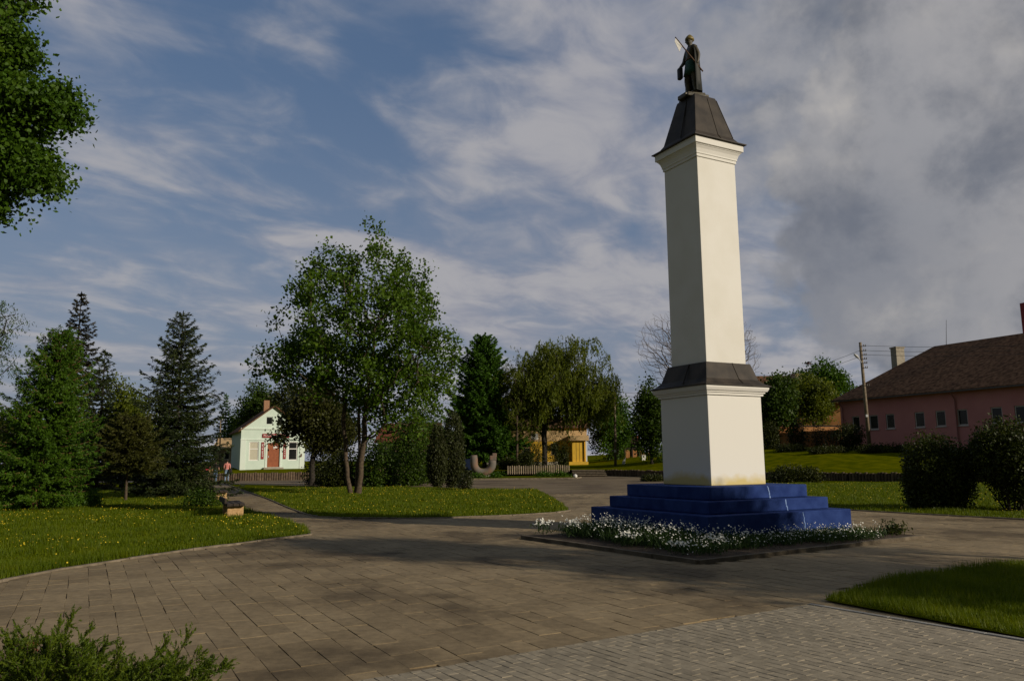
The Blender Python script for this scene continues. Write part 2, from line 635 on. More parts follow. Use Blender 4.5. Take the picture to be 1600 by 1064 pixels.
def broadleaf(name, label, base, trunks, ells, mat, bark='bark', nt=350, per=70, spread=.35, lsize=.13, shell=.45, bf=.35,
              step=.45, tipr=.012, expo=.47, base_r=None, seed=1, group=None, amp=.2, cat='tree', droop=0.3, strands=None, flat=1.0, extra=0, wig=.12):
    rng = np.random.default_rng(seed)
    root = thing(name, label, cat, base, group)
    T = env_points(rng, nt, ells, shell, amp)
    A, par, tips = grow(rng, trunks, T, bf, step, wig)
    (V, Q), rad = skeleton_mesh(A, par, tips, tipr, expo, base_r)
    mesh_np('trunk', V, Q, M[bark], root, base, True)
    if per:
        C = [A[tips]]
        if extra:
            thin = np.where(rad < tipr * 2.4)[0]
            C.append(A[rng.choice(thin, min(extra, len(thin)), replace=False)])
        C = np.concatenate(C)
        n = len(C) * per
        cc = np.repeat(C, per, 0)
        if strands:
            t = rng.uniform(0, 1, n)[:, None]
            k = np.repeat(rng.uniform(.4, 1, (len(C), 1)) * strands, per, 0)
            lat = np.repeat(rng.normal(size=(len(C), 3)) * .12, per, 0)
            sub = rng.integers(0, 5, n)
            off = rng.normal(size=(len(C), 5, 3)) * spread
            cc = cc + off[np.repeat(np.arange(len(C)), per), sub] * np.array([1, 1, .6]) + lat * t * 3 + np.array([0, 0, -1.0]) * t * k + rng.normal(size=(n, 3)) * .05
            D = np.array([0, 0, -1.0]) + rng.normal(size=(n, 3)) * .5
        else:
            cc = cc + rng.normal(size=(n, 3)) * spread * np.array([1, 1, flat])
            D = rng.normal(size=(n, 3)) + np.array([0, 0, -droop])
        ls = lsize * rng.uniform(.6, 1.3, n)
        V, Q = leaf_quads(cc, D, ls, ls * (.33 if strands else .8), rng)
        mesh_np('crown', V, Q, M[mat], root, base)
    return root


def conifer(name, label, base, Ht, rad, mat, z0=.1, whorl=.42, nb=6, dens=1.0, power=.85, up=.25, droop=-.35, needle=(.16, .045), twig=.55,
            seed=1, group=None, bark='barkdark', lean=(0, 0), cat='tree', fuzz=.5, hang=0.25, gap=0.0, tr=None):
    rng = np.random.default_rng(seed)
    root = thing(name, label, cat, base, group)
    tr = tr or Ht * .016
    zs = np.linspace(0, Ht, 14)
    tp = np.stack([zs / Ht * lean[0], zs / Ht * lean[1], zs], 1)
    parts = [tube_np(tp, tr * (1.02 - zs / Ht) + .006, 8)]
    NC, ND, NL = [], [], []
    z = z0 * Ht
    while z < Ht * .985:
        f = (z - z0 * Ht) / (Ht * (1 - z0))
        Lm = rad * (1 - f) ** power + .06
        k = max(3, int(round(nb * (1 - .35 * f))))
        a0 = rng.uniform(0, 6.28)
        for i in range(k):
            if rng.uniform() < gap:
                continue
            a = a0 + i * 6.283 / k + rng.normal() * .25
            Lb = Lm * rng.uniform(.68, 1.16)
            dr = np.array([math.cos(a), math.sin(a), 0])
            sl = droop * (1 - f) + up * f + rng.normal() * .06
            m_ = max(4, int(Lb / .22))
            s_ = np.linspace(0, 1, m_)
            P = np.array([lean[0] * z / Ht, lean[1] * z / Ht, z + rng.normal() * .06]) + dr * (s_ * Lb)[:, None]
            P[:, 2] += sl * Lb * s_ + .22 * Lb * s_ ** 2.5
            parts.append(tube_np(P, np.linspace(.012 + .011 * Lb, .004, m_), 4))
            side = np.array([-dr[1], dr[0], 0])
            nk = int(max(6, Lb / .06) * dens)
            ts = rng.uniform(.08, 1, nk)
            for t in ts:
                pb = np.array([np.interp(t, s_, P[:, q]) for q in range(3)])
                tl = twig * Lb * (1.05 - t) * rng.uniform(.4, 1) + .10
                sd = rng.choice([-1, 1])
                td = unit(dr * rng.uniform(.5, 1.1) + side * sd * rng.uniform(.4, 1.0) + np.array([0, 0, rng.normal() * .18 - hang]))
                nn = int(max(4, tl / .042) * dens)
                w_ = rng.uniform(0, 1, nn)
                NC.append(pb + td * (w_ * tl)[:, None] + rng.normal(size=(nn, 3)) * .02)
                ND.append(td + rng.normal(size=(nn, 3)) * fuzz)
            nn = int(8 * dens)
            NC.append(P[-1] + rng.normal(size=(nn, 3)) * .03)
            ND.append(dr + np.array([0, 0, .3]) + rng.normal(size=(nn, 3)) * fuzz * .7)
        z += whorl * (1 - .45 * f) * rng.uniform(.8, 1.2)
    nn = 30
    w_ = rng.uniform(0, 1, nn)
    NC.append(np.array([lean[0], lean[1], Ht]) - np.array([0, 0, 1.0]) * (w_ * .55)[:, None])
    ND.append(np.array([0, 0, 1.0]) + rng.normal(size=(nn, 3)) * .5)
    NC, ND = np.concatenate(NC), np.concatenate(ND)
    V, Q = join(parts)
    mesh_np('trunk', V, Q, M[bark], root, base, True)
    n = len(NC)
    V, Q = leaf_quads(NC, ND, needle[0] * rng.uniform(.6, 1.3, n), needle[1] * rng.uniform(.7, 1.3, n), rng, 0)
    mesh_np('crown', V, Q, M[mat], root, base)
    return root


def shrub(name, label, base, ells, mat, n=7000, lsize=.09, shell=.55, seed=1, group=None, amp=.16, cat='shrub', stems=7, upright=0.0, wid=.6, spread=.05):
    rng = np.random.default_rng(seed)
    root = thing(name, label, cat, base, group)
    C = env_points(rng, n, ells, shell, amp)
    C[:, 2] = np.abs(C[:, 2]) + .02
    C += rng.normal(size=C.shape) * spread
    D = rng.normal(size=C.shape) + np.array([0, 0, upright])
    ls = lsize * rng.uniform(.6, 1.35, n)
    V, Q = leaf_quads(C, D, ls, ls * wid, rng)
    parts = []
    for i in range(stems):
        t = C[rng.integers(0, n)]
        p0 = np.array([t[0] * .25, t[1] * .25, 0])
        s_ = np.linspace(0, 1, 5)[:, None]
        parts.append(tube_np(p0 + (t * .9 - p0) * s_, np.linspace(.03, .008, 5), 5))
    Vs, Qs = join(parts)
    mesh_np('stem', Vs, Qs, M['barkdark'], root, base, True)
    mesh_np('foliage', V, Q, M[mat], root, base)
    return root


# ------------------------------------------------------------------ polygons
def inside(P, poly):
    x, y = P[:, 0], P[:, 1]
    r = np.zeros(len(P), bool)
    n = len(poly)
    for i in range(n):
        x1, y1 = poly[i]
        x2, y2 = poly[(i + 1) % n]
        c = (y1 > y) != (y2 > y)
        xi = (x2 - x1) * (y - y1) / (y2 - y1 + 1e-12) + x1
        r ^= c & (x < xi)
    return r


def sheet(name, poly, z, mat, kind='structure', skirt=None):
    mb = MB()
    mb.add([(x, y, z) for x, y in poly], [tuple(range(len(poly)))])
    o = mb.build(name, mat)
    if o.data.polygons[0].normal.z < 0:
        o.data.flip_normals()
    return tag(o, kind=kind)


def kerb(name, line, w, z0, z1, mat, piece=1.0, seed=0, side=1):
    """row of kerb stones along a polyline"""
    rng = random.Random(seed)
    mb = MB()
    for (x1, y1), (x2, y2) in zip(line[:-1], line[1:]):
        Ls = math.hypot(x2 - x1, y2 - y1)
        ux, uy = (x2 - x1) / Ls, (y2 - y1) / Ls
        k = max(1, round(Ls / piece))
        for i in range(k):
            s0, s1 = Ls * i / k, Ls * (i + 1) / k
            c = (s0 + s1) / 2
            j = rng.uniform(-.006, .006)
            mb.box((x1 + ux * c - uy * j, y1 + uy * c + ux * j, (z0 + z1) / 2 + rng.uniform(-.006, .004)), (s1 - s0 - .008, w, z1 - z0), (ux, uy))
    return tag(mb.build(name, mat, bevel=.006), kind='structure')


LEFT = [g(0, 908), g(100, 889), g(200, 873.5), g(300, 859), g(400, 846), g(465, 838), g(485, 835.5), g(480, 829), g(458, 816), g(425, 806), g(395, 799),
        g(365, 789), g(343, 777), g(328, 766), g(318, 758), (-26, 66), (-80, 66), (-80, 4), (-10.5, 4), (-9.0, 6.5)]
MID = [g(355, 756.5), g(420, 780), g(455, 795), g(478, 803.5), g(497, 807.5), g(550, 809.5), g(620, 810), g(700, 809), g(800, 805), g(868, 801), g(890, 798),
       g(880, 789), g(862, 778), g(840, 766.5), g(750, 765), g(660, 763), g(560, 761), g(460, 759)]
RFAR = [(7.6, 27.5), g(1335, 797.5), g(1430, 803), g(1600, 812), (21, 17.5), (60, 8), (60, 37.9), (28, 46.9), (22, 52.4), (14.9, 62.9), (12, 57), (9.5, 46), (8.2, 36)]
RNEAR = [g(1287, 939.5), g(1330, 924), g(1400, 905.5), g(1500, 892), g(1600, 882), (12, 13.6), (14, 3), (6.6, 3.7)]
P1 = np.array(g(1265, 945))
P0 = np.array(g(570, 1064))
P2 = np.array(g(1600, 1002))
PAV = [tuple(P1), tuple(P1 + (P2 - P1) * 3.2), (3.5, .2), (-5, .2), tuple(P1 + (P0 - P1) * 1.75)]


def ab(p):
    d = np.array(p) - MC
    return float(d @ AX), float(d @ BX)


def fab(a, b_):
    q = MC + AX * a + BX * b_
    return (float(q[0]), float(q[1]))


BED = [fab(-3.9, -3.97), fab(-3.3, 2.45), fab(1.3, 2.45), fab(1.12, -4.33)]

# ------------------------------------------------------------------ setting: ground
gm = MB()
gx = [-2500, -900, -300, -120, -80, -60, -45, -34, -28, -24, -20, -16, -12, -8, -4, 0, 3, 5.7, 7.3, 8.9, 12, 15, 18, 22, 25, 28, 32, 36, 42, 50, 60, 90, 150, 300, 900, 2500]
gd = [0, 4, 8, 13, 18, 25, 33, 45, 70, 120, 300, 900, 3000]
for x in gx:
    for d in gd:
        y = yedge(x) + d
        gm.v.append((x, y, zt(x, y) + (0.02 * math.sin(x * 1.3 + d) if 0 < d < 100 else 0)))
n_ = len(gd)
for i in range(len(gx) - 1):
    for j in range(n_ - 1):
        gm.f.append((i * n_ + j, (i + 1) * n_ + j, (i + 1) * n_ + j + 1, i * n_ + j + 1))
tag(gm.build('terrace', M['turffar'], smooth=True), kind='structure')

sheet('ground', [(-2500, -600), (2500, -600), (2500, 3000), (-2500, 3000)], -.06, M['turffar'])
sheet('plaza', [(-30, -12), (30, -12), (30, 45), (16, 62), (9, 78), (-30, 78)], -.012, M['bed'])
sheet('road', [(-160, 66.2), (-31, 66.2), (-31, 72), (-160, 74)], .02, M['asphalt'])
for nm, poly in (('lawn', LEFT), ('lawn', MID), ('lawn', RFAR), ('lawn', RNEAR)):
    sheet(nm, poly, .022, M['lawn'])
sheet('paver_bed', PAV, .009, M['paverbed'])
sheet('flower_bed_soil', BED, .05, M['soil'])

kerb('kerb', [(-9.0, 6.5)] + LEFT[:15], .08, -.05, .030, M['kerb'], 1.0, 1)
kerb('kerb', MID + [MID[0]], .08, -.05, .030, M['kerb'], 1.0, 2)
kerb('kerb', RFAR[:5], .08, -.05, .034, M['kerb'], 1.0, 3)
kerb('kerb', [tuple(P1), tuple(P1 + (P2 - P1) * 3)], .06, -.05, .026, M['kerbgrey'], 1.0, 4)
kerb('kerb', [BED[3], BED[0], BED[1]], .09, -.05, .068, M['kerbdark'], 1.0, 5)
kerb('kerb', [(-15.5, 66.5), (-6, 65.5), (5.2, 66), (5.9, 69)], .10, -.05, .10, M['kerb'], 1.0, 6)
sheet('lawn', [(-15.5, 66.5), (-6, 65.5), (5.2, 66), (5.9, 69), (5.6, 79), (-12, 74)], .04, M['lawn'])

# slabs, laid along the monument's axes
rng = np.random.default_rng(3)
mbv, mbq = [], []
W_, L_ = .25, .455
polys = [PAV, BED]
slabs = []
for j in range(-120, 90):
    off = rng.uniform(0, L_)
    for i in range(-60, 70):
        slabs.append((i * L_ + off, j * W_))
slabs = np.array(slabs)
cen = MC + slabs[:, :1] * AX + (slabs[:, 1:] + 0) * BX
u_, v_, z_ = project(np.c_[cen, np.zeros(len(cen))])
ok = (z_ > 2.5) & (u_ > -350) & (u_ < 1950) & (cen[:, 1] < 38) & (v_ < 1250)
for poly in (LEFT, MID, RFAR, RNEAR):
    ok &= ~inside(cen, poly)
sh = np.array([[p[0], p[1]] for p in PAV])
ok &= ~inside(cen, [tuple(p) for p in sh * .985 + sh.mean(0) * .015])
ok &= ~inside(cen, BED)
cen = cen[ok]
n = len(cen)
tilt = rng.normal(size=(n, 2)) * .0018
zj = rng.normal(size=n) * .0011
gapw = .0006 + .0055 * rng.uniform(0, 1, n) ** 3.5
yawj = rng.normal(size=n) * .009
cen = cen + rng.normal(size=(n, 2)) * .0028
ca = AX[None] * np.cos(yawj)[:, None] + BX[None] * np.sin(yawj)[:, None]
cb = BX[None] * np.cos(yawj)[:, None] - AX[None] * np.sin(yawj)[:, None]
V = np.zeros((n, 8, 3))
for k, (sa, sb) in enumerate(((-1, -1), (-1, 1), (1, 1), (1, -1))):
    zt_ = zj + sa * tilt[:, 0] * .5 + sb * tilt[:, 1] * .5
    for lev, (ins, dz) in enumerate(((0.0012, 0), (0, -.0012))):
        ha = (L_ / 2 - gapw - ins) * sa
        hb = (W_ / 2 - gapw - ins) * sb
        V[:, k + 4 * lev, :2] = cen + ca * ha[:, None] + cb * hb[:, None]
        V[:, k + 4 * lev, 2] = zt_ + dz
V2 = V[:, 4:].copy()
V2[:, :, 2] = -.03
V = np.concatenate([V, V2], 1).reshape(-1, 3)
qs = np.array([(3, 2, 1, 0)] + [(a + o, (a + 1) % 4 + o, (a + 1) % 4 + 4 + o, a + 4 + o) for o in (0, 4) for a in range(4)])
Q = (np.arange(n)[:, None, None] * 12 + qs[None]).reshape(-1, 4)
o = mesh_np('slab_paving', V, Q[:, ::-1], M['slab'])
tag(o, kind='structure')

# small grey pavers with chamfered edges
rows = []
pl, pw = .2, .1
for j in range(-10, 140):
    for i in range(-80, 80):
        rows.append((i * pl + (j % 2) * pl / 2, j * pw))
rows = np.array(rows)
pa = unit((P1 - P2)[None])[0]
pb = np.array([pa[1], -pa[0]])
pb = pb if pb @ (P0 - P1) > 0 else -pb
cen = P1 + rows[:, :1] * pa + rows[:, 1:] * pb
ok = inside(cen - pa * .11, PAV) | inside(cen, PAV)
u_, v_, z_ = project(np.c_[cen, np.zeros(len(cen))])
ok &= (z_ > 1.5) & (u_ > -300) & (u_ < 2000)
cen = cen[ok]
n = len(cen)
rng = np.random.default_rng(5)
V = np.zeros((n, 12, 3))
zj = rng.normal(size=n) * .0007 + .013
tl = rng.normal(size=(n, 2)) * .0010
for k, (sa, sb) in enumerate(((-1, -1), (-1, 1), (1, 1), (1, -1))):
    for lev, (ins, zz) in enumerate(((.0050, 0), (.0005, -.0036), (.0005, -.02))):
        V[:, k + 4 * lev, :2] = cen + pa * (pl / 2 - ins) * sa + pb * (pw / 2 - ins) * sb
        V[:, k + 4 * lev, 2] = zj + zz + sa * tl[:, 0] + sb * tl[:, 1]
V = V.reshape(-1, 3)
# stones at the edge are cut along the boundary line
bd = unit((P0 - P1)[None])[0]
bn_ = np.array([bd[1], -bd[0]])
bn_ = bn_ if bn_ @ pa > 0 else -bn_
over = (V[:, :2] - P1) @ bn_
V[:, :2] -= np.where(over > 0, over / (pa @ bn_), 0)[:, None] * pa
Q = (np.arange(n)[:, None, None] * 12 + qs[None]).reshape(-1, 4)
o = mesh_np('paver_paving', V, Q, M['paver'])
me = o.data
if me.polygons[0].normal.z < 0:
    me.flip_normals()
tag(o, kind='structure')
me = bpy.data.objects['slab_paving'].data
if me.polygons[0].normal.z < 0:
    me.flip_normals()


# ------------------------------------------------------------------ grass and dandelions
def scatter(poly, dens, rng, ymax=60):
    P = np.array(poly)
    lo, hi = P.min(0), P.max(0)
    lo = np.maximum(lo, [-34, 3])
    hi = np.minimum(hi, [30, ymax])
    if (hi <= lo).any():
        return np.zeros((0, 2))
    n = int((hi - lo).prod() * dens)
    q = lo + rng.uniform(size=(n, 2)) * (hi - lo)
    q = q[inside(q, poly)]
    u, v, z = project(np.c_[q, np.zeros(len(q))])
    return q[(z > 1) & (u > -250) & (u < 1850)]


rng = np.random.default_rng(11)
GP = []
for poly in (LEFT, MID, RFAR, RNEAR):
    q = scatter(poly, 2200, rng, 14)
    GP.append(q)
    q = scatter(poly, 900, rng, 20)
    GP.append(q[q[:, 1] > 14] if len(q) else q)
    q = scatter(poly, 330, rng, 48)
    GP.append(q[q[:, 1] > 20] if len(q) else q)
GP = np.concatenate(GP)
n = len(GP)
hgt = rng.uniform(.05, .12, n) * (.75 + .5 * np.sin(GP[:, 0] * 2.1) * np.sin(GP[:, 1] * 1.7)) + .015
wdt = np.interp(GP[:, 1], [6, 14, 20, 45], [.006, .010, .016, .035])
a_ = rng.uniform(0, 6.28, n)
sd = np.stack([np.cos(a_), np.sin(a_), np.zeros(n)], 1)
bend = np.stack([-np.sin(a_), np.cos(a_), np.zeros(n)], 1) * rng.uniform(.0, .75, n)[:, None] * hgt[:, None]
B = np.c_[GP, np.full(n, .03)]
V = np.stack([B - sd * wdt[:, None] / 2, B + sd * wdt[:, None] / 2, B + bend + np.array([0, 0, 1]) * hgt[:, None]], 1).reshape(-1, 3)
tag(mesh_np('grass', V, np.arange(3 * n).reshape(n, 3), M['grass']), 'short green grass covering the park lawns', 'grass', kind='stuff')


def discs(C, r, up, rng, k=6):
    n = len(C)
    r = np.broadcast_to(r, (n,))[:, None]
    nrm = unit(up + rng.normal(size=(n, 3)) * .45)
    a = unit(np.cross(nrm, rng.normal(size=(n, 3))))
    b_ = np.cross(nrm, a)
    V = np.stack([C + r * (math.cos(t) * a + math.sin(t) * b_) for t in np.arange(k) * 6.2832 / k], 1).reshape(-1, 3)
    return V, np.arange(k * n).reshape(n, k)


rng = np.random.default_rng(17)
DP = []
q = scatter(LEFT, 21, rng, 36)
w = np.interp(q[:, 1], [11, 13.5, 16, 26, 34], [.0, .12, .8, 1, .7]) * (.35 + .65 * (np.sin(q[:, 0] * .9 + 1) * np.sin(q[:, 1] * .7) > -.3))
DP.append(q[rng.uniform(size=len(q)) < w])
q = scatter(MID, 10, rng, 48)
DP.append(q)
q = scatter(RFAR, 9, rng, 48)
DP.append(q)
q = scatter(RNEAR, 3, rng, 16)
DP.append(q[q[:, 1] > 11.3])
DP = np.concatenate(DP)
patch = np.sin(DP[:, 0] * 1.7 + 2 * np.sin(DP[:, 1] * .6)) + np.sin(DP[:, 1] * 1.1 + DP[:, 0] * .45 + 1) + .7 * np.sin(DP[:, 0] * 4.1 + DP[:, 1] * 3.3)
DP = DP[rng.uniform(size=len(DP)) < np.clip(.5 + .42 * patch, .04, 1)]
n = len(DP)
C = np.c_[DP, rng.uniform(.09, .16, n)]
V, Q = discs(C, rng.uniform(.007, .016, n) * np.interp(DP[:, 1], [10, 40], [.9, 1.25]), np.array([.25, -.35, 1.0]), rng)
tag(mesh_np('dandelions', V, Q, M['dandelion']), 'yellow dandelion heads dotted across the park lawns', 'dandelions', kind='stuff')

# ------------------------------------------------------------------ monument
mon = thing('monument', 'tall white square column with dark metal cap roof on blue stepped base', 'monument', (MC[0], MC[1], 0))


def sq(prof, name, mat, parent, bevel=0, smooth=False):
    """square stack from a profile of (half side, height)"""
    mb = MB()
    for s_, z in prof:
        for sa, sb in ((-1, -1), (-1, 1), (1, 1), (1, -1)):
            p = fab(sa * s_, sb * s_)
            mb.v.append((p[0], p[1], z))
    n = len(prof)
    for i in range(n - 1):
        for k in range(4):
            mb.f.append((i * 4 + k, i * 4 + (k + 1) % 4, i * 4 + 4 + (k + 1) % 4, i * 4 + 4 + k)[::-1])
    mb.f.append((0, 1, 2, 3))
    mb.f.append(tuple(4 * (n - 1) + k for k in (3, 2, 1, 0)))
    o = mb.build(name, mat, parent, bevel=bevel)
    bm = bmesh.new()
    bm.from_mesh(o.data)
    bmesh.ops.recalc_face_normals(bm, faces=bm.faces[:])
    bm.to_mesh(o.data)
    bm.free()
    return o


for (s_, z0, z1) in ((2.0, 0, .535), (1.686, .54, .785), (1.392, .79, 1.052)):
    st = sq([(s_, z0), (s_, z1)], 'step', M['blue'], mon, bevel=.018)
    # paint crack running down the right-hand face
    u0 = {2.0: .55, 1.686: .40, 1.392: .22}[s_]
    mb = MB()
    rr = random.Random(int(s_ * 100))
    pts = []
    zz = z1 + .002
    b0 = u0
    zs = np.linspace(z1 - .015, max(z0, .12), 8)
    for k, z in enumerate(zs):
        pts.append((b0 + .05 * k / 7 + rr.uniform(-.012, .012), z))
    for (b1, za), (b2, zb) in zip(pts[:-1], pts[1:]):
        w = rr.uniform(.007, .016)
        q = []
        for bb, z in ((b1 - w, za), (b1 + w, za), (b2 + w, zb), (b2 - w, zb)):
            p = fab(-s_ - .003, bb)
            q.append((p[0], p[1], z))
        mb.quad(*q)
    mb.build('paint_crack', M['crack'], st)
sq([(.792, 1.054), (.790, 2.99)], 'pedestal', M['stained'], mon, bevel=.012)
sq([(.795, 2.992), (.83, 2.995), (.83, 3.045), (.86, 3.05), (.86, 3.085), (.895, 3.09), (.925, 3.15), (.925, 3.195)], 'pedestal_cornice', M['plaster'], mon, bevel=.004)
sk = sq([(.94, 3.197), (.962, 3.199), (.962, 3.222), (.86, 3.265), (.765, 3.36), (.655, 3.73), (.60, 3.735)], 'skirt_roof', M['roofmetal'], mon)


def seams(par, segs, r=.012):
    for s1, z1, b1, s2, z2, b2, face in segs:
        mb = MB()
        if face == 'r':
            p, q = fab(-s1, b1), fab(-s2, b2)
        else:
            p, q = fab(b1, -s1), fab(b2, -s2)
        mb.tube([(p[0], p[1], z1), (q[0], q[1], z2)], [r, r], 6)
        mb.build('seam', M['roofmetal'], par)


seams(sk, [(.86, 3.27, .2, .765, 3.365, .18, 'r'), (.765, 3.365, .18, .655, 3.735, .10, 'r'), (.86, 3.27, -.1, .66, 3.73, -.1, 'l')])
sq([(.588, 3.737), (.582, 8.49)], 'shaft', M['plaster'], mon, bevel=.01)
sq([(.584, 8.492), (.607, 8.495), (.607, 8.56), (.625, 8.565), (.625, 8.60), (.65, 8.68), (.685, 8.735), (.70, 8.745), (.70, 8.765), (.735, 8.77), (.735, 8.925)], 'shaft_cornice', M['plaster'], mon, bevel=.004)
cr = sq([(.75, 8.927), (.792, 8.93), (.792, 8.952), (.66, 9.02), (.575, 9.14), (.335, 10.14), (.315, 10.20), (.2, 10.205)], 'cap_roof', M['roofmetal'], mon)
seams(cr, [(.66, 9.025, .12, .575, 9.145, .11, 'r'), (.575, 9.145, .11, .335, 10.145, .05, 'r'), (.62, 9.1, -.1, .335, 10.145, -.05, 'l'),
           (.335, 10.14, -.335, .575, 9.14, -.575, 'r'), (.335, 10.14, .335, .575, 9.14, .575, 'r')])
# ridge at the joint of cap and eaves is left plain


# ------------------------------------------------------------------ skinned figures
def skinned(name, joints, edges, root, mats=None, parent=None, o3=(0, 0, 0), sub=2, pick=None):
    """grow one continuous body from a joint skeleton: joints = {key: (x, y, z, rx, ry)}"""
    bm = bmesh.new()
    lay = bm.verts.layers.skin.verify()
    vs = {}
    for k, (x, y, z, rx, ry) in joints.items():
        v = bm.verts.new((x, y, z))
        v[lay].radius = (rx, ry)
        v[lay].use_root = (k == root)
        vs[k] = v
    for a, b_ in edges:
        bm.edges.new((vs[a], vs[b_]))
    me = bpy.data.meshes.new('tmp')
    bm.to_mesh(me)
    bm.free()
    tmp = bpy.data.objects.new('tmp', me)
    COL.objects.link(tmp)
    tmp.modifiers.new('s', 'SKIN').use_smooth_shade = True
    ss = tmp.modifiers.new('d', 'SUBSURF')
    ss.levels = ss.render_levels = sub
    dg = bpy.context.evaluated_depsgraph_get()
    dg.update()
    out = bpy.data.meshes.new_from_object(tmp.evaluated_get(dg))
    bpy.data.objects.remove(tmp)
    out.name = name
    out.materials.clear()
    for mt in mats:
        out.materials.append(mt)
    for p in out.polygons:
        p.use_smooth = True
        if pick:
            p.material_index = pick(p.center)
    return link(name, out, parent, o3)


def human(h, pose=0.0, arm=0.0):
    """joints of a standing / walking figure facing +Y, height h; x is its right side"""
    k = h
    J = {
        'pelvis': (0, 0, .52 * k, .085 * k, .062 * k), 'waist': (0, 0, .60 * k, .072 * k, .052 * k), 'chest': (0, 0, .72 * k, .088 * k, .062 * k),
        'neckb': (0, -.004 * k, .815 * k, .050 * k, .042 * k), 'neck': (0, 0, .845 * k, .030 * k, .032 * k), 'jaw': (0, .014 * k, .885 * k, .036 * k, .042 * k), 'head': (0, .004 * k, .935 * k, .046 * k, .056 * k),
        'top': (0, 0, .975 * k, .034 * k, .040 * k)}
    Eg = [('pelvis', 'waist'), ('waist', 'chest'), ('chest', 'neckb'), ('neckb', 'neck'), ('neck', 'jaw'), ('jaw', 'head'), ('head', 'top')]
    for s_, n_ in ((1, 'R'), (-1, 'L')):
        st = pose * s_
        sw = -st
        J['hip' + n_] = (s_ * .048 * k, 0, .485 * k, .056 * k, .056 * k)
        J['knee' + n_] = (s_ * .052 * k, .07 * k * st + .01 * k, .275 * k, .038 * k, .040 * k)
        J['ank' + n_] = (s_ * .054 * k, .13 * k * st - .01 * k, .045 * k, .023 * k, .026 * k)
        J['toe' + n_] = (s_ * .060 * k, .13 * k * st + .075 * k, .018 * k, .022 * k, .016 * k)
        J['sh' + n_] = (s_ * .105 * k, -.004 * k, .795 * k, .040 * k, .040 * k)
        J['elb' + n_] = (s_ * .135 * k, .04 * k * sw - .01 * k, .635 * k, .026 * k, .027 * k)
        J['wri' + n_] = (s_ * .138 * k, .09 * k * sw + .03 * k, .49 * k, .017 * k, .019 * k)
        J['hand' + n_] = (s_ * .138 * k, .11 * k * sw + .04 * k, .43 * k, .013 * k, .020 * k)
        Eg += [('pelvis', 'hip' + n_), ('hip' + n_, 'knee' + n_), ('knee' + n_, 'ank' + n_), ('ank' + n_, 'toe' + n_), ('chest', 'sh' + n_), ('sh' + n_, 'elb' + n_),
               ('elb' + n_, 'wri' + n_), ('wri' + n_, 'hand' + n_)]
    return J, Eg


def turn(J, yaw):
    c, s_ = math.cos(yaw), math.sin(yaw)
    return {k: (x * c - y * s_, x * s_ + y * c, z, rx, ry) for k, (x, y, z, rx, ry) in J.items()}


# statue on the cap
zs0 = 10.205
ztop = at(1081, 55, MC[1])[2]
plz = .13
SH = ztop - zs0 - plz
STX, STY = at(1081, 140, MC[1])[0], MC[1] - .02
sta = thing('statue', 'painted statue of a helmeted warrior in a cloak holding a flagged spear atop the column', 'statue', (STX, STY, zs0))
mb = MB()
rr = random.Random(4)
mb.box((STX + .03, STY, zs0 + .035), (.56, .5, .07), (1, .25))
mb.box((STX + .02, STY, zs0 + .10), (.46, .42, .06), (1, .2))
mb.box((STX - .2, STY - .08, zs0 + .055), (.22, .3, .11), (1, .5))
pl_ = mb.build('plinth', M['bronze'], sta, bevel=.02)
J, Eg = human(SH * .97)
k = SH * .97
# the statue faces left, so turn +Y to -X; his left side is towards the camera
J['elbL'] = (-.15 * k, -.05 * k, .63 * k, .036 * k, .036 * k)
J['wriL'] = (-.150 * k, -.03 * k, .50 * k, .024 * k, .026 * k)
J['handL'] = (-.148 * k, -.005 * k, .46 * k, .022 * k, .026 * k)
J['elbR'] = (.15 * k, .03 * k, .62 * k, .034 * k, .034 * k)
J['wriR'] = (.11 * k, .11 * k, .52 * k, .024 * k, .026 * k)
J['handR'] = (.09 * k, .14 * k, .50 * k, .022 * k, .024 * k)
for n_ in ('R', 'L'):
    for part, sc in (('knee', 1.35), ('ank', 1.6), ('toe', 1.4), ('hip', 1.1)):
        x, y, z, rx, ry = J[part + n_]
        J[part + n_] = (x * 1.25, y + (.03 * k if n_ == 'R' else -.02 * k) * (part != 'hip'), z, rx * sc, ry * sc)
for q in ('head', 'jaw', 'top'):
    x, y, z, rx, ry = J[q]
    J[q] = (x, y, z, rx * 1.2, ry * 1.2)
J['beard'] = (0, .045 * k, .865 * k, .022 * k, .018 * k)
Eg.append(('jaw', 'beard'))
J['nose'] = (0, .068 * k, .915 * k, .010 * k, .010 * k)
Eg.append(('head', 'nose'))
FYAW = math.atan2(-.30, -.95) - math.pi / 2
bo = skinned('body', turn(J, FYAW), Eg, 'pelvis', [M['bronze']], sta, (STX, STY, zs0))
bo.location = (0, 0, plz)


def loc2w(x, y, z):
    c, s_ = math.cos(FYAW), math.sin(FYAW)
    return (STX + x * c - y * s_, STY + x * s_ + y * c, zs0 + plz + z)


def ring_mesh(rings, name, mat, parent, closed=True, n=16, cap=True):
    """rings = (cx, cy, z, rx, ry, wobble) in statue space"""
    mb = MB()
    for (cx, cy, z, rx, ry, wb) in rings:
        for i in range(n):
            t = i * 2 * math.pi / n
            w = 1 + wb * math.cos(i * math.pi)
            mb.v.append(loc2w(cx + rx * math.cos(t) * w, cy + ry * math.sin(t) * w, z))
    m_ = len(rings)
    for i in range(m_ - 1):
        for j in range(n):
            mb.f.append((i * n + j, i * n + (j + 1) % n, i * n + n + (j + 1) % n, i * n + n + j))
    if cap:
        mb.f.append(tuple(range(n))[::-1])
        mb.f.append(tuple((m_ - 1) * n + j for j in range(n)))
    return mb.build(name, mat, parent, smooth=True)


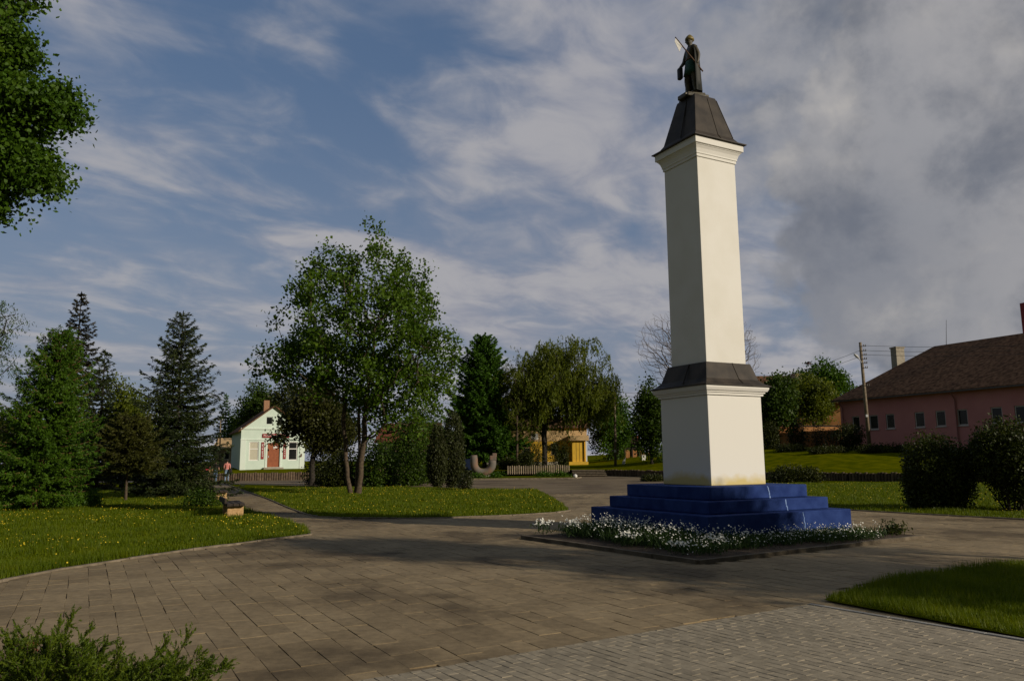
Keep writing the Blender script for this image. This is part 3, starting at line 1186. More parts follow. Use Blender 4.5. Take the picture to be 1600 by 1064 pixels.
ring_mesh([(0, 0, .345 * k, .128 * k, .115 * k, .07), (0, 0, .42 * k, .118 * k, .102 * k, .05), (0, 0, .52 * k, .105 * k, .088 * k, .03), (0, 0, .60 * k, .088 * k, .07 * k, 0)], 'tunic', M['bronzegreen'], sta)
ring_mesh([(0, 0, .575 * k, .100 * k, .082 * k, 0), (0, 0, .605 * k, .098 * k, .080 * k, 0)], 'belt', M['spear'], sta)
ring_mesh([(0, .004 * k, .925 * k, .064 * k, .074 * k, 0), (0, .004 * k, .955 * k, .062 * k, .072 * k, 0), (0, .002 * k, .985 * k, .048 * k, .054 * k, 0), (0, 0, 1.012 * k, .024 * k, .028 * k, 0), (0, 0, 1.028 * k, .006 * k, .006 * k, 0)], 'helmet', M['gilt'], sta)
# cloak: open shell from the shoulders down the back
mb = MB()
prof = [(.825, .062, .055), (.79, .135, .085), (.70, .150, .105), (.55, .158, .118), (.38, .165, .128), (.20, .170, .135), (.02, .178, .142)]
na = 15
for lay in (0, 1):
    for (h, rx, ry) in prof:
        for i in range(na):
            t = math.pi + math.pi * (i / (na - 1)) * 1.16 - .25
            w = (1 + .06 * math.cos(i * 2.1) * (1 - h)) - lay * .09
            mb.v.append(loc2w(rx * k * math.cos(t) * w, ry * k * math.sin(t) * w - .01 * k, h * k))
m_ = len(prof)
for lay in (0, 1):
    for i in range(m_ - 1):
        for j in range(na - 1):
            o_ = lay * m_ * na
            q = (o_ + i * na + j, o_ + i * na + j + 1, o_ + (i + 1) * na + j + 1, o_ + (i + 1) * na + j)
            mb.f.append(q if lay else q[::-1])
for i in range(m_ - 1):
    for j in (0, na - 1):
        mb.f.append((i * na + j, (i + 1) * na + j, m_ * na + (i + 1) * na + j, m_ * na + i * na + j))
for j in range(na - 1):
    i = m_ - 1
    mb.f.append((i * na + j, i * na + j + 1, m_ * na + i * na + j + 1, m_ * na + i * na + j))
mb.build('cloak', M['bronzedark'], sta, smooth=True)
sA = loc2w(-.152 * k, -.115 * k, .345 * k)
sB = loc2w(-.13 * k, .335 * k, .86 * k)
mb = MB()
mb.tube([sA, sB], [.018, .013], 8)
spe = mb.build('spear', M['spear'], sta, smooth=True)
mb = MB()
e = np.array(sB)
d = (np.array(sB) - np.array(sA))
d /= np.linalg.norm(d)
f0, f1 = e - d * .02, e - d * .30
V_ = []
for off in (-.006, .006):
    for p in (f0, f0 + np.array([-.03, 0, -.10]), f1 + np.array([-.09, 0, -.13]), f1 + np.array([-.055, 0, -.02]), f1):
        V_.append(p + np.array([0, off, 0]))
mb.add(V_, [(0, 1, 2, 3, 4), (9, 8, 7, 6, 5)] + [(i, (i + 1) % 5, (i + 1) % 5 + 5, i + 5) for i in range(5)])
mb.build('flag', M['white'], spe)
mb = MB()
c = np.array(loc2w(.085 * k, .150 * k, .385 * k))
mb.box(c, (.10, .15, .30), (1, .3))
mb.build('shield', M['bronzedark'], sta, bevel=.03)

# ------------------------------------------------------------------ flowers in the bed
rng = np.random.default_rng(23)


def bed_points(n, a0, a1, b0, b1):
    a = rng.uniform(a0, a1, n)
    b_ = rng.uniform(b0, b1, n)
    return MC + a[:, None] * AX + b_[:, None] * BX


FP = np.concatenate([bed_points(330, -2.95, 1.0, -3.15, -2.1), bed_points(235, -2.95, -2.1, -2.7, 1.55), bed_points(70, -3.35, 1.0, -3.5, -3.15), bed_points(32, -3.25, -2.95, -2.6, 1.3)])
fa = (FP - MC) @ AX
fb = (FP - MC) @ BX
tall = np.where(fb < -2.0, rng.uniform(.22, .42, len(FP)), rng.uniform(.13, .27, len(FP))) * np.interp(fb, [1.0, 2.4], [1, 1.35])
tall *= np.where((fa < -2.2) & (fb < -2.2), .6, 1)
per = 34
cc = np.repeat(np.c_[FP, np.full(len(FP), .05)], per, 0)
n = len(cc)
hh = np.repeat(tall, per) * rng.uniform(.25, .9, n)
cc[:, :2] += rng.normal(size=(n, 2)) * .11
D = np.array([0, 0, 1.0]) + rng.normal(size=(n, 3)) * .38
cc[:, 2] += hh * .5
V, Q = leaf_quads(cc, D, hh * 1.0, rng.uniform(.008, .022, n), rng)
tag(mesh_np('flower_foliage', V, Q, M['l_flower']), 'green leafy stems filling the flower bed round the blue steps', 'plants', kind='stuff')
per = 4
cc = np.repeat(np.c_[FP, tall], per, 0)
n = len(cc)
cc[:, :2] += rng.normal(size=(n, 2)) * .15
cc[:, 2] += rng.uniform(-.10, .08, n)
V, Q = discs(cc, rng.uniform(.007, .018, n), np.array([.3, -.5, .8]), rng, 5)
tag(mesh_np('white_flowers', V, Q, M['petal']), 'small white blossoms thick over the bed round the blue steps', 'flowers', kind='stuff')

cl = [((850, 834), 'loose white flower clump at the far left corner of the bed', .30, .30), ((896, 840), 'pale yellow white flower clump near the left end of the bed edge', .34, .22),
      ((980, 853), 'small white flower clump midway along the left kerb of the bed', .24, .28), ((1062, 866), 'low white flower clump next to the front corner of the bed', .2, .25),
      ((1122, 866), 'round white flower clump just right of the front bed corner', .3, .22)]
for i, ((u, v), lab, h, w) in enumerate(cl):
    x, y = g(u, v, .05)
    t = thing('flower_clump', lab, 'flowers', (x, y, .05), 'separate clumps at the bed kerb')
    n = 90
    C = np.c_[rng.normal(size=(n, 2)) * w * .4, rng.uniform(.1, .8, n) * h]
    V, Q = leaf_quads(C, np.array([0, 0, 1.0]) + rng.normal(size=(n, 3)) * .6, rng.uniform(.08, .16, n), rng.uniform(.012, .03, n), rng)
    mesh_np('leaves', V, Q, M['l_flower'], t, (x, y, .05))
    n = 55
    C = np.c_[rng.normal(size=(n, 2)) * w * .42, rng.uniform(.65, 1.1, n) * h]
    V, Q = discs(C, rng.uniform(.014, .026, n), np.array([.3, -.5, .8]), rng, 6)
    mesh_np('blossoms', V, Q, M['petal'], t, (x, y, .05))
x, y = g(1396, 834, .05)
shrub('bedding_plant', 'low dark bushy plant alone at the right end of the flower bed', (x, y, .04), [(0, 0, .08, .28, .28, .16, 1)], 'l_hedge', 500, .06, .3, 77, cat='plant', stems=4)


# ------------------------------------------------------------------ buildings
class Frame:
    """local frame of a facade: u along it (to the right seen from outside), n outward, h up"""

    def __init__(s, O, phi):
        s.O = np.array(O, float)
        s.u = np.array([math.cos(phi), math.sin(phi), 0])
        s.n = np.array([math.sin(phi), -math.cos(phi), 0])

    def p(s, u, h, d=0.0):
        q = s.O + s.u * u - s.n * d
        return (float(q[0]), float(q[1]), float(q[2] + h))


def slab_box(mb, fr, u0, u1, h0, h1, d0, d1):
    """box in facade space; d grows into the building"""
    P = [fr.p(u, h, d) for h in (h0, h1) for u, d in ((u0, d0), (u1, d0), (u1, d1), (u0, d1))]
    mb.add(P, [(3, 2, 1, 0), (4, 5, 6, 7), (0, 1, 5, 4), (1, 2, 6, 5), (2, 3, 7, 6), (3, 0, 4, 7)])
    return mb


def facade(mb, fr, w, h, holes, dep, back=True):
    """front with real openings and reveals, plain other sides"""
    us = sorted({0.0, w, *[q for r in holes for q in r[:2]]})
    hs = sorted({-.6, h, *[q for r in holes for q in r[2:4]]})
    for i in range(len(us) - 1):
        for j in range(len(hs) - 1):
            cu, ch = (us[i] + us[i + 1]) / 2, (hs[j] + hs[j + 1]) / 2
            if any(r[0] < cu < r[1] and r[2] < ch < r[3] for r in holes):
                continue
            mb.quad(fr.p(us[i], hs[j]), fr.p(us[i + 1], hs[j]), fr.p(us[i + 1], hs[j + 1]), fr.p(us[i], hs[j + 1]))
    for u0, u1, h0, h1 in [r[:4] for r in holes]:
        t = .16
        mb.quad(fr.p(u0, h0), fr.p(u0, h1), fr.p(u0, h1, t), fr.p(u0, h0, t))
        mb.quad(fr.p(u1, h0), fr.p(u1, h0, t), fr.p(u1, h1, t), fr.p(u1, h1))
        mb.quad(fr.p(u0, h0), fr.p(u0, h0, t), fr.p(u1, h0, t), fr.p(u1, h0))
        mb.quad(fr.p(u0, h1), fr.p(u1, h1), fr.p(u1, h1, t), fr.p(u0, h1, t))
    mb.quad(fr.p(0, -.6), fr.p(0, h), fr.p(0, h, dep), fr.p(0, -.6, dep))
    mb.quad(fr.p(w, -.6), fr.p(w, -.6, dep), fr.p(w, h, dep), fr.p(w, h))
    mb.quad(fr.p(0, -.6, dep), fr.p(0, h, dep), fr.p(w, h, dep), fr.p(w, -.6, dep))
    return mb


def window(fr, root, u0, u1, h0, h1, frame, pane, t=.07, mull=None, cross=False, d=.09, sill=None, lab=None):
    mb = MB()
    slab_box(mb, fr, u0, u0 + t, h0, h1, d - .03, d + .05)
    slab_box(mb, fr, u1 - t, u1, h0, h1, d - .03, d + .05)
    slab_box(mb, fr, u0 + t, u1 - t, h0, h0 + t, d - .03, d + .05)
    slab_box(mb, fr, u0 + t, u1 - t, h1 - t, h1, d - .03, d + .05)
    if mull:
        slab_box(mb, fr, u0 + t, u1 - t, mull - t / 2, mull + t / 2, d - .02, d + .05)
    w = mb.build('window', frame, root)
    if lab:
        w['label'] = lab
    mb = MB()
    slab_box(mb, fr, u0 + t, u1 - t, h0 + t, h1 - t, d + .01, d + .04)
    mb.build('pane', pane, w)
    if sill:
        mb = MB()
        slab_box(mb, fr, u0 - .06, u1 + .06, h0 - .07, h0 - .004, -.07, .06)
        mb.build('sill', sill, w)
    return w


def gable_roof(mb, fr, w, dep, he, rise, over=.3, th=.12, front=.35):
    """ridge runs into the building from the facade's gable"""
    P = []
    for d in (-front, dep + front):
        for k in (0, -th):
            P += [fr.p(-over, he - rise * over / (w / 2) + k, d), fr.p(w / 2, he + rise + k, d), fr.p(w + over, he - rise * over / (w / 2) + k, d)]
    mb.add(P, [(0, 1, 7, 6), (1, 2, 8, 7), (3, 9, 10, 4), (4, 10, 11, 5), (0, 3, 4, 1), (1, 4, 5, 2), (6, 7, 10, 9), (7, 8, 11, 10), (0, 6, 9, 3), (2, 5, 11, 8)])


# mint house
zb = .88
O = at(374.5, 735, 78)
fr = Frame((O[0], 78, zb), R(25))
mh = thing('house', 'small mint green gabled shop house with red-brown door and red signs', 'house', (O[0], 78, zb))
W, HW, RI, DP_ = 6.2, 4.0, 2.35, 9.0
holes = [(.80, 1.72, .85, 2.72), (2.56, 3.75, .19, 2.6), (4.58, 5.5, .85, 2.72)]
mb = MB()
facade(mb, fr, W, HW, holes, DP_)
hg = [(2.32, 2.98, 4.42, 5.2), (3.42, 4.0, 4.42, 5.2)]
# gable triangle, with its two attic openings cut as a grid of strips
def gx_(h):
    return (h - HW) / RI * W / 2
hs = [HW, 4.42, 5.2, HW + RI]
mb.quad(fr.p(0, HW), fr.p(W, HW), fr.p(W - gx_(4.42), 4.42), fr.p(gx_(4.42), 4.42))
a, b_ = gx_(4.42), gx_(5.2)
mb.quad(fr.p(a, 4.42), fr.p(2.32, 4.42), fr.p(2.32, 5.2), fr.p(b_, 5.2))
mb.quad(fr.p(2.98, 4.42), fr.p(3.42, 4.42), fr.p(3.42, 5.2), fr.p(2.98, 5.2))
mb.quad(fr.p(4.0, 4.42), fr.p(W - a, 4.42), fr.p(W - b_, 5.2), fr.p(4.0, 5.2))
mb.quad(fr.p(b_, 5.2), fr.p(W - b_, 5.2), fr.p(W / 2, HW + RI))
mb.quad(fr.p(0, HW, DP_), fr.p(W / 2, HW + RI, DP_), fr.p(W, HW, DP_))
mb.build('wall', M['mint'], mh)
window(fr, mh, .80, 1.72, .85, 2.72, M['white'], M['curtain'], .09, 2.0, lab='white window with drawn beige curtain')
window(fr, mh, 4.58, 5.5, .85, 2.72, M['white'], M['glass'], .09, 2.0, lab='white window with dark panes')
window(fr, mh, 2.32, 2.98, 4.42, 5.2, M['minttrim'], M['glass'], .06)
window(fr, mh, 3.42, 4.0, 4.42, 5.2, M['minttrim'], M['glass'], .06)
mb = MB()
slab_box(mb, fr, 2.58, 3.73, .20, 2.58, .08, .13)
dr = mb.build('door', M['doorred'], mh)
mb = MB()
slab_box(mb, fr, 3.12, 3.5, 2.08, 2.26, .06, .078)
slab_box(mb, fr, 3.16, 3.24, 1.97, 2.04, .06, .078)
mb.build('notice', M['white'], dr)
mb = MB()
slab_box(mb, fr, 2.66, 2.72, 1.15, 1.3, .03, .078)
mb.build('handle', M['lampmetal'], dr)
mb = MB()
slab_box(mb, fr, -.05, W + .05, 3.93, 4.06, -.09, .0 - .003)
slab_box(mb, fr, .5, 2.3, 2.88, 2.97, -.05, -.003)
slab_box(mb, fr, 4.3, W - .5, 2.88, 2.97, -.05, -.003)
for u0, u1 in ((-.02, .48), (W - .48, W + .02)):
    slab_box(mb, fr, u0, u1, -.1, 2.86, -.04, -.003)
    slab_box(mb, fr, u0 - .02, u1 + .02, 2.86, 2.98, -.07, -.004)
for u0, u1 in ((2.36, 2.54), (3.77, 3.95)):
    slab_box(mb, fr, u0, u1, -.1, 2.75, -.05, -.003)
mb.build('moulding', M['minttrim'], mh)
mb = MB()
slab_box(mb, fr, 2.2, 4.1, -.2, .17, -.5, .15)
mb.build('doorstep', M['concrete'], mh)


def text_mesh(name, s_, fr, u, h, size, d, mat, parent):
    cu = bpy.data.curves.new('t', 'FONT')
    cu.body = s_
    cu.size = size
    cu.extrude = .006
    tmp = bpy.data.objects.new('t', cu)
    COL.objects.link(tmp)
    dg = bpy.context.evaluated_depsgraph_get()
    dg.update()
    me = bpy.data.meshes.new_from_object(tmp.evaluated_get(dg))
    bpy.data.objects.remove(tmp)
    o3 = np.array(ORIG[parent.name])
    for v in me.vertices:
        q = fr.p(u + v.co.x, h + v.co.y, d - v.co.z)
        v.co = Vector(np.array(q) - o3)
    me.materials.clear()
    me.materials.append(mat)
    return link(name, me, parent, o3)


mb = MB()
slab_box(mb, fr, 2.03, 4.62, 3.12, 3.5, -.10, -.004)
sg = mb.build('sign', M['signred'], mh)
sg['label'] = 'red shop sign above the door'
text_mesh('lettering', 'PLASTIKINIAI LANGAI', fr, 2.12, 3.22, .265, -.108, M['white'], sg)
for u0, h0, h1 in ((1.96, 1.0, 2.66), (4.10, 1.0, 2.62)):
    mb = MB()
    slab_box(mb, fr, u0, u0 + .26, h0, h1, -.06, -.004)
    sv = mb.build('sign', M['signred'], mh)
    sv['label'] = 'narrow upright red sign beside the door'
    mb = MB()
    rr = random.Random(int(u0 * 10))
    z = h1 - .2
    while z > h0 + .08:
        slab_box(mb, fr, u0 + .06, u0 + .2, z, z + .035, -.068, -.062)
        slab_box(mb, fr, u0 + .06 + rr.choice([0, .05, .1]), u0 + .10 + .05, z + .035, z + .11, -.068, -.062)
        z -= .175
    mb.build('lettering', M['white'], sv)
mb = MB()
slab_box(mb, fr, 5.72, 5.92, 1.2, 1.32, -.14, -.004)
slab_box(mb, fr, 5.84, 5.94, 1.32, 1.5, -.12, -.004)
mb.build('wall_bracket', M['spear'], mh)
mb = MB()
gable_roof(mb, fr, W, DP_, HW, RI, .3, .14)
rf = mb.build('roof', M['tilebrown'], mh)
mb = MB()
slab_box(mb, fr, 2.35, 2.9, 5.1, 7.0, 2.2, 2.75)
mb.build('chimney', M['brick'], rf)

# beige outbuilding at the mint house's left
O = at(335, 730, 92)
zb = zt(O[0], 92)
fo = Frame((O[0], 92, zb), R(12))
ob = thing('outbuilding', 'low beige outbuilding with tan roof left of the mint house', 'outbuilding', (O[0], 92, zb))
mb = MB()
facade(mb, fo, 3.6, 2.3, [(1.0, 1.6, .9, 1.8)], 4)
mb.build('wall', M['beige'], ob)
window(fo, ob, 1.0, 1.6, .9, 1.8, M['white'], M['glass'], .06)
mb = MB()
mb.add([fo.p(-.3, 2.25, -.4), fo.p(3.9, 2.25, -.4), fo.p(3.9, 3.5, 4.2), fo.p(-.3, 3.5, 4.2), fo.p(-.3, 2.1, -.4), fo.p(3.9, 2.1, -.4), fo.p(3.9, 2.3, 4.2), fo.p(-.3, 2.3, 4.2)],
       [(0, 1, 2, 3), (7, 6, 5, 4), (0, 4, 5, 1), (1, 5, 6, 2), (2, 6, 7, 3), (3, 7, 4, 0)])
mb.build('roof', M['tan'], ob)

# yellow house
O = at(762, 722, 95)
zb = zt(0, 95)
fy = Frame((O[0], 95, zb), R(3))
yh = thing('house', 'long yellow house half hidden behind the willow and larch', 'house', (O[0], 95, zb))
W = 12.0
HW = 4.3
holes = [(4.1, 5.15, 1.05, 2.5), (7.6, 8.6, 1.05, 2.5), (1.2, 2.2, 1.05, 2.5)]
mb = MB()
facade(mb, fy, W, HW, holes, 8)
mb.build('wall', M['yellow'], yh)
for u0, u1, h0, h1 in holes:
    window(fy, yh, u0, u1, h0, h1, M['tan'], M['glass'], .1, 2.0)
mb = MB()
slab_box(mb, fy, -.05, W - .02, 2.75, 4.0, -.04, -.003)
mb.build('frieze', M['tan'], yh)
mb = MB()
slab_box(mb, fy, 5.3, 6.1, 2.95, 3.65, -.08, -.045)
mb.build('sign', M['white'], yh)
mb = MB()
slab_box(mb, fy, -.3, W + .05, -.6, .3, -.25, -.003)
mb.build('plinth', M['concrete'], yh)
mb = MB()
P = [fy.p(-.4, HW, -.5), fy.p(W + .4, HW, -.5), fy.p(W + .4, HW + 1.5, 4), fy.p(-.4, HW + 1.5, 4), fy.p(W + .4, HW, 8.5), fy.p(-.4, HW, 8.5)]
mb.add(P, [(0, 1, 2, 3), (3, 2, 4, 5), (0, 3, 5), (1, 4, 2), (0, 5, 4, 1)])
mb.build('roof', M['tilebrown'], yh)
mb = MB()
slab_box(mb, fy, 9.6, 11.9, -.5, .28, -1.6, -.27)
slab_box(mb, fy, 10.05, 11.5, .282, 2.75, -1.35, -.05)
po = mb.build('porch', M['yellow'], yh)
mb = MB()
slab_box(mb, fy, 9.7, 12.0, 2.76, 3.35, -1.7, -.05)
mb.build('fascia', M['tan'], po)
mb = MB()
slab_box(mb, fy, 11.62, 11.78, .282, 2.755, -1.6, -1.45)
mb.build('post', M['white'], po)
mb = MB()
for u in (10.5, 10.9, 11.25):
    slab_box(mb, fy, u, u + .03, .3, 2.7, -1.365, -1.352)
mb.build('batten', M['spear'], po)

# hut with a red roof far right of the yellow house
O = at(962, 720, 112)
zb = zt(O[0], 112)
fh = Frame((O[0], 112, zb), R(-2))
hu = thing('hut', 'distant low hut under a rusty red roof', 'hut', (O[0], 112, zb))
mb = MB()
facade(mb, fh, 3.6, 2.0, [(.6, 1.3, .8, 1.6)], 4)
mb.build('wall', M['wooddark'], hu)
window(fh, hu, .6, 1.3, .8, 1.6, M['tan'], M['glass'], .06)
mb = MB()
P = [fh.p(-.4, 1.95, -.6), fh.p(4.0, 1.95, -.6), fh.p(3.6, 3.15, 2), fh.p(0, 3.15, 2), fh.p(4, 1.95, 4.5), fh.p(-.4, 1.95, 4.5)]
mb.add(P, [(0, 1, 2, 3), (3, 2, 4, 5), (0, 3, 5), (1, 4, 2), (0, 5, 4, 1)])
mb.build('roof', M['tilered'], hu)

# plank fence by the hut
x0, x1 = at(977, 720, 98)[0], at(1022, 720, 98)[0]
zb = zt(x0, 98)
pf = thing('plank_fence', 'short orange-brown plank fence between dark posts near the red-roofed hut', 'fence', (x0, 98, zb))
mb = MB()
n = 16
for i in range(n):
    x = x0 + (x1 - x0) * (i + .5) / n
    if i % 4 == 3:
        continue
    mb.box((x, 98, zb + .62), ((x1 - x0) / n * .86, .04, .9 + .1 * math.sin(i * 2.2)))
mb.build('boards', M['ochre'], pf)
for i in range(5):
    mb = MB()
    mb.box((x0 + (x1 - x0) * i / 4, 97.9, zb + .75), (.14, .14, 1.6))
    mb.build('post', M['wooddark'], pf)
mb = MB()
mb.box(((x0 + x1) / 2, 97.93, zb + 1.30), (x1 - x0, .06, .1))
mb.build('rail', M['wooddark'], pf)

# house whose red-brown roof shows behind the maple
O = at(590, 720, 100)
zb = 1.0
fq = Frame((O[0], 100, zb), R(-8))
bh = thing('house', 'house behind the maple showing only its red-brown roof', 'house', (O[0], 100, zb))
mb = MB()
facade(mb, fq, 7, 2.9, [(1, 2, 1, 2.2), (4.5, 5.5, 1, 2.2)], 7)
mb.build('wall', M['beige'], bh)
for u in (1, 4.5):
    window(fq, bh, u, u + 1, 1, 2.2, M['white'], M['glass'], .08)
mb = MB()
P = [fq.p(-.4, 2.85, -.5), fq.p(7.4, 2.85, -.5), fq.p(7.4, 5.4, 3.5), fq.p(-.4, 5.4, 3.5), fq.p(7.4, 2.85, 7.5), fq.p(-.4, 2.85, 7.5)]
mb.add(P, [(0, 1, 2, 3), (3, 2, 4, 5), (0, 3, 5), (1, 4, 2), (0, 5, 4, 1)])
mb.build('roof', M['tilered'], bh)

# pink building, its long side turned to the plaza
A0 = at(1317, 700, 75)
B0 = at(1600, 700, 59.5)
dirv = (B0 - A0)[:2]
phi = math.atan2(dirv[1], dirv[0])
zb = 2.3
fp = Frame((A0[0], A0[1], zb), phi)
pk = thing('pink_building', 'long pink building with brown hipped roof and small square windows', 'building', (A0[0], A0[1], zb))
W, HW, DPk = 32.0, 4.75, 14.0


def on_facade(u, v):
    """intersection of a picture ray with the pink facade, in facade coordinates"""
    d = ray(u, v)
    t = ((fp.O - EYE) @ fp.n) / (d @ fp.n)
    q = EYE + d * t
    return float((q - fp.O) @ fp.u), float(q[2] - fp.O[2])


wins = []
for (ua, va, ub, vb) in ((1331, 653, 1344, 668), (1357.5, 652, 1373.5, 674.5), (1383.5, 650, 1399, 673), (1428.5, 645.5, 1446, 671), (1461, 642.5, 1479, 669), (1494.5, 640, 1513.5, 667), (1547, 634.5, 1568, 664), (1584, 633, 1607, 662)):
    u0, h1 = on_facade(ua, va)
    u1, h0 = on_facade(ub, vb)
    wins.append((u0, u1, h0, h1))
u_ = wins[-1][1] + 2.2
while u_ < W - 2:
    wins.append((u_, u_ + 1.0, wins[-1][2], wins[-1][3]))
    u_ += 2.6
wins = [(a, b_, 1.72, 3.02) for a, b_, c, d in wins]
mb = MB()
facade(mb, fp, W, HW, wins, DPk)
mb.build('wall', M['pink'], pk)
for u0, u1, h0, h1 in wins:
    window(fp, pk, u0, u1, h0, h1, M['pinktrim'], M['glass'], .09, sill=M['pinktrim'], d=.1)
mb = MB()
ov = .5
e0, rz = HW - .12, HW + 4.75
hip = 5.2
P = [fp.p(-ov, e0, -ov), fp.p(W + ov, e0, -ov), fp.p(W + ov, e0, DPk + ov), fp.p(-ov, e0, DPk + ov), fp.p(hip, rz, DPk / 2), fp.p(W - hip, rz, DPk / 2)]
P += [(x, y, z - .14) for x, y, z in P[:4]]
mb.add(P, [(0, 1, 5, 4), (1, 2, 5), (2, 3, 4, 5), (3, 0, 4), (0, 6, 7, 1), (1, 7, 8, 2), (2, 8, 9, 3), (3, 9, 6, 0), (6, 9, 8, 7)])
rf = mb.build('roof', M['tilebrown'], pk)
mb = MB()
slab_box(mb, fp, -ov, W + ov, e0 - .2, e0 - .08, -ov - .13, -ov - .005)
mb.build('gutter', M['insulator'], rf)
for u in (.35, 11.9, 23.5):
    mb = MB()
    a_, b2_ = fp.p(u, -.2, -.1), fp.p(u, e0 - .75, -.1)
    mb.tube([a_, b2_, fp.p(u, e0 - .15, -ov - .06)], [.055, .055, .055], 7)
    mb.build('downpipe', M['pinkpipe'], pk)
c = at(1403, 560, 83)
mb = MB()
mb.box((c[0], c[1], c[2] - .55), (1.05, .8, 3.2), (1, .3))
mb.box((c[0], c[1], c[2] + 1.12), (1.2, .95, .14), (1, .3))
ch = mb.build('chimney', M['concrete'], rf)
c = at(1608, 500, 66)
mb = MB()
mb.box((c[0] + .1, c[1], c[2] - .3), (.9, .9, 3.6), (1, .3))
c2_ = mb.build('chimney', M['signred'], rf)
c2_['label'] = 'red chimney at the right end of the ridge'
c = at(1478, 543, 72)
ct = at(1478.5, 500, 72)
mb = MB()
mb.tube([c - np.array([0, 0, .4]), ct], [.03, .015], 5)
mb.build('antenna', M['wire'], rf)
# lean-to roof showing behind the hip
mb = MB()
c = at(1378, 590, 88)
mb.box((c[0] + 1, c[1] + 2, c[2] - 2.2), (8, 5, 4.6), (1, .4))
P = [np.array(c) + np.array(q) for q in ((-4, -1, .1), (5, 2, .1), (4, 5, 2.1), (-2.5, 3, 2.1), (4.5, 8, 0), (-5, 6, 0))]

# dark roofed ochre house behind the trees right of the column
O = at(1196, 715, 98)
zb = zt(O[0], 98)
fz = Frame((O[0], 98, zb), R(-18))
oh = thing('house', 'ochre house with dark roof and stone chimney behind the trees right of the column', 'house', (O[0], 98, zb))
mb = MB()
facade(mb, fz, 9.5, 5.6, [(3.2, 4.0, 3.2, 4.4), (6.2, 7.0, 3.2, 4.4)], 8)
mb.build('wall', M['ochre'], oh)
for u in (3.2, 6.2):
    window(fz, oh, u, u + .8, 3.2, 4.4, M['white'], M['glass'], .08)
mb = MB()
P = [fz.p(-4.4, 5.5, -.5), fz.p(9.9, 5.5, -.5), fz.p(5.6, 9.4, 4), fz.p(-4.4, 9.7, 4), fz.p(9.9, 5.5, 8.5), fz.p(-4.4, 5.5, 8.5)]
mb.add(P, [(0, 1, 2, 3), (3, 2, 4, 5), (0, 3, 5), (1, 4, 2), (0, 5, 4, 1)])
rf = mb.build('roof', M['tilebrown'], oh)
c = at(1246, 600, 100)
mb = MB()
mb.box((c[0], c[1], c[2] - .5), (1.05, .8, 3.4), (1, .3))
mb.box((c[0], c[1], c[2] + 1.25), (1.25, 1.0, .14), (1, .3))
mb.build('chimney', M['beige'], rf)

# ochre garden wall in front of it
x0, x1 = at(1196, 700, 84)[0], at(1318, 700, 84)[0]
zb = zt(x0, 84)
gw = thing('garden_wall', 'weathered ochre garden wall behind the shrubs left of the pink building', 'wall', (x0, 84, zb))
mb = MB()
mb.box(((x0 + x1) / 2, 84.4, 3.1), (x1 - x0, .4, 3.4), (1, .05))
mb.build('masonry', M['ochre'], gw)
mb = MB()
mb.box(((x0 + x1) / 2, 84.4, 4.86), (x1 - x0 + .1, .55, .1), (1, .05))
mb.build('coping', M['wooddark'], gw)


# ------------------------------------------------------------------ palisades, fences, stairs
def palisade(name, label, line, h, mat, w=.16, cat='palisade', gap=0.0, rails=None):
    x, y = line[0]
    t = thing(name, label, cat, (x, y, 0))
    mb = MB()
    rl = MB()
    rr = random.Random(len(label))
    for (x1, y1), (x2, y2) in zip(line[:-1], line[1:]):
        Ls = math.hypot(x2 - x1, y2 - y1)
        k = max(1, int(Ls / (w + gap)))
        for i in range(k):
            s_ = (i + .5) / k
            px, py = x1 + (x2 - x1) * s_, y1 + (y2 - y1) * s_
            hh = h + rr.uniform(-.05, .05)
            if gap:
                mb.box((px, py - .04, rails + hh / 2), (w, .025, hh), (x2 - x1, y2 - y1))
            else:
                mb.tube([(px, py, -.05), (px, py, hh - .02), (px, py, hh)], [w / 2, w / 2, w * .4], 7)
        if gap:
            for z in (.25 * h, .75 * h):
                rl.box(((x1 + x2) / 2, (y1 + y2) / 2, rails + z), (Ls, .04, .07), (x2 - x1, y2 - y1))
    mb.build('pickets' if gap else 'logs', mat, t, smooth=False)
    if gap:
        rl.build('rail', M['wooddark'], t)
    return t


palisade('palisade', 'brown log palisade edging the raised bed before the mint house', [(-28.5, 69.9), (-24, 69.7), (-15, 72.3)], .66, M['log'], .2)
palisade('palisade', 'dark log palisade in the shade behind the maple shrubs', [(-14.9, 72.4), (-8, 75)], .62, M['log'], .2)
palisade('picket_fence', 'low pale picket fence in front of the yellow house', [(-.6, 76.2), (5.6, 78.2)], .80, M['picket'], .10, 'fence', .12, .22)
palisade('picket_fence', 'low pale picket fence seen between the dark shrub and thujas', [(-12.5, 72.6), (-6.5, 74.6)], .75, M['picket'], .10, 'fence', .12, .2)
palisade('palisade', 'long dark log palisade holding the raised lawn right of the stairs', [(8.9, 75.9), (15, 62.9), (22, 52.4)], .57, M['log'], .2)
palisade('palisade', 'dark log palisade with pale stakes left of the big clipped bush', [(22.05, 52.3), (28, 46.9), (40, 43.4)], .58, M['log'], .2)

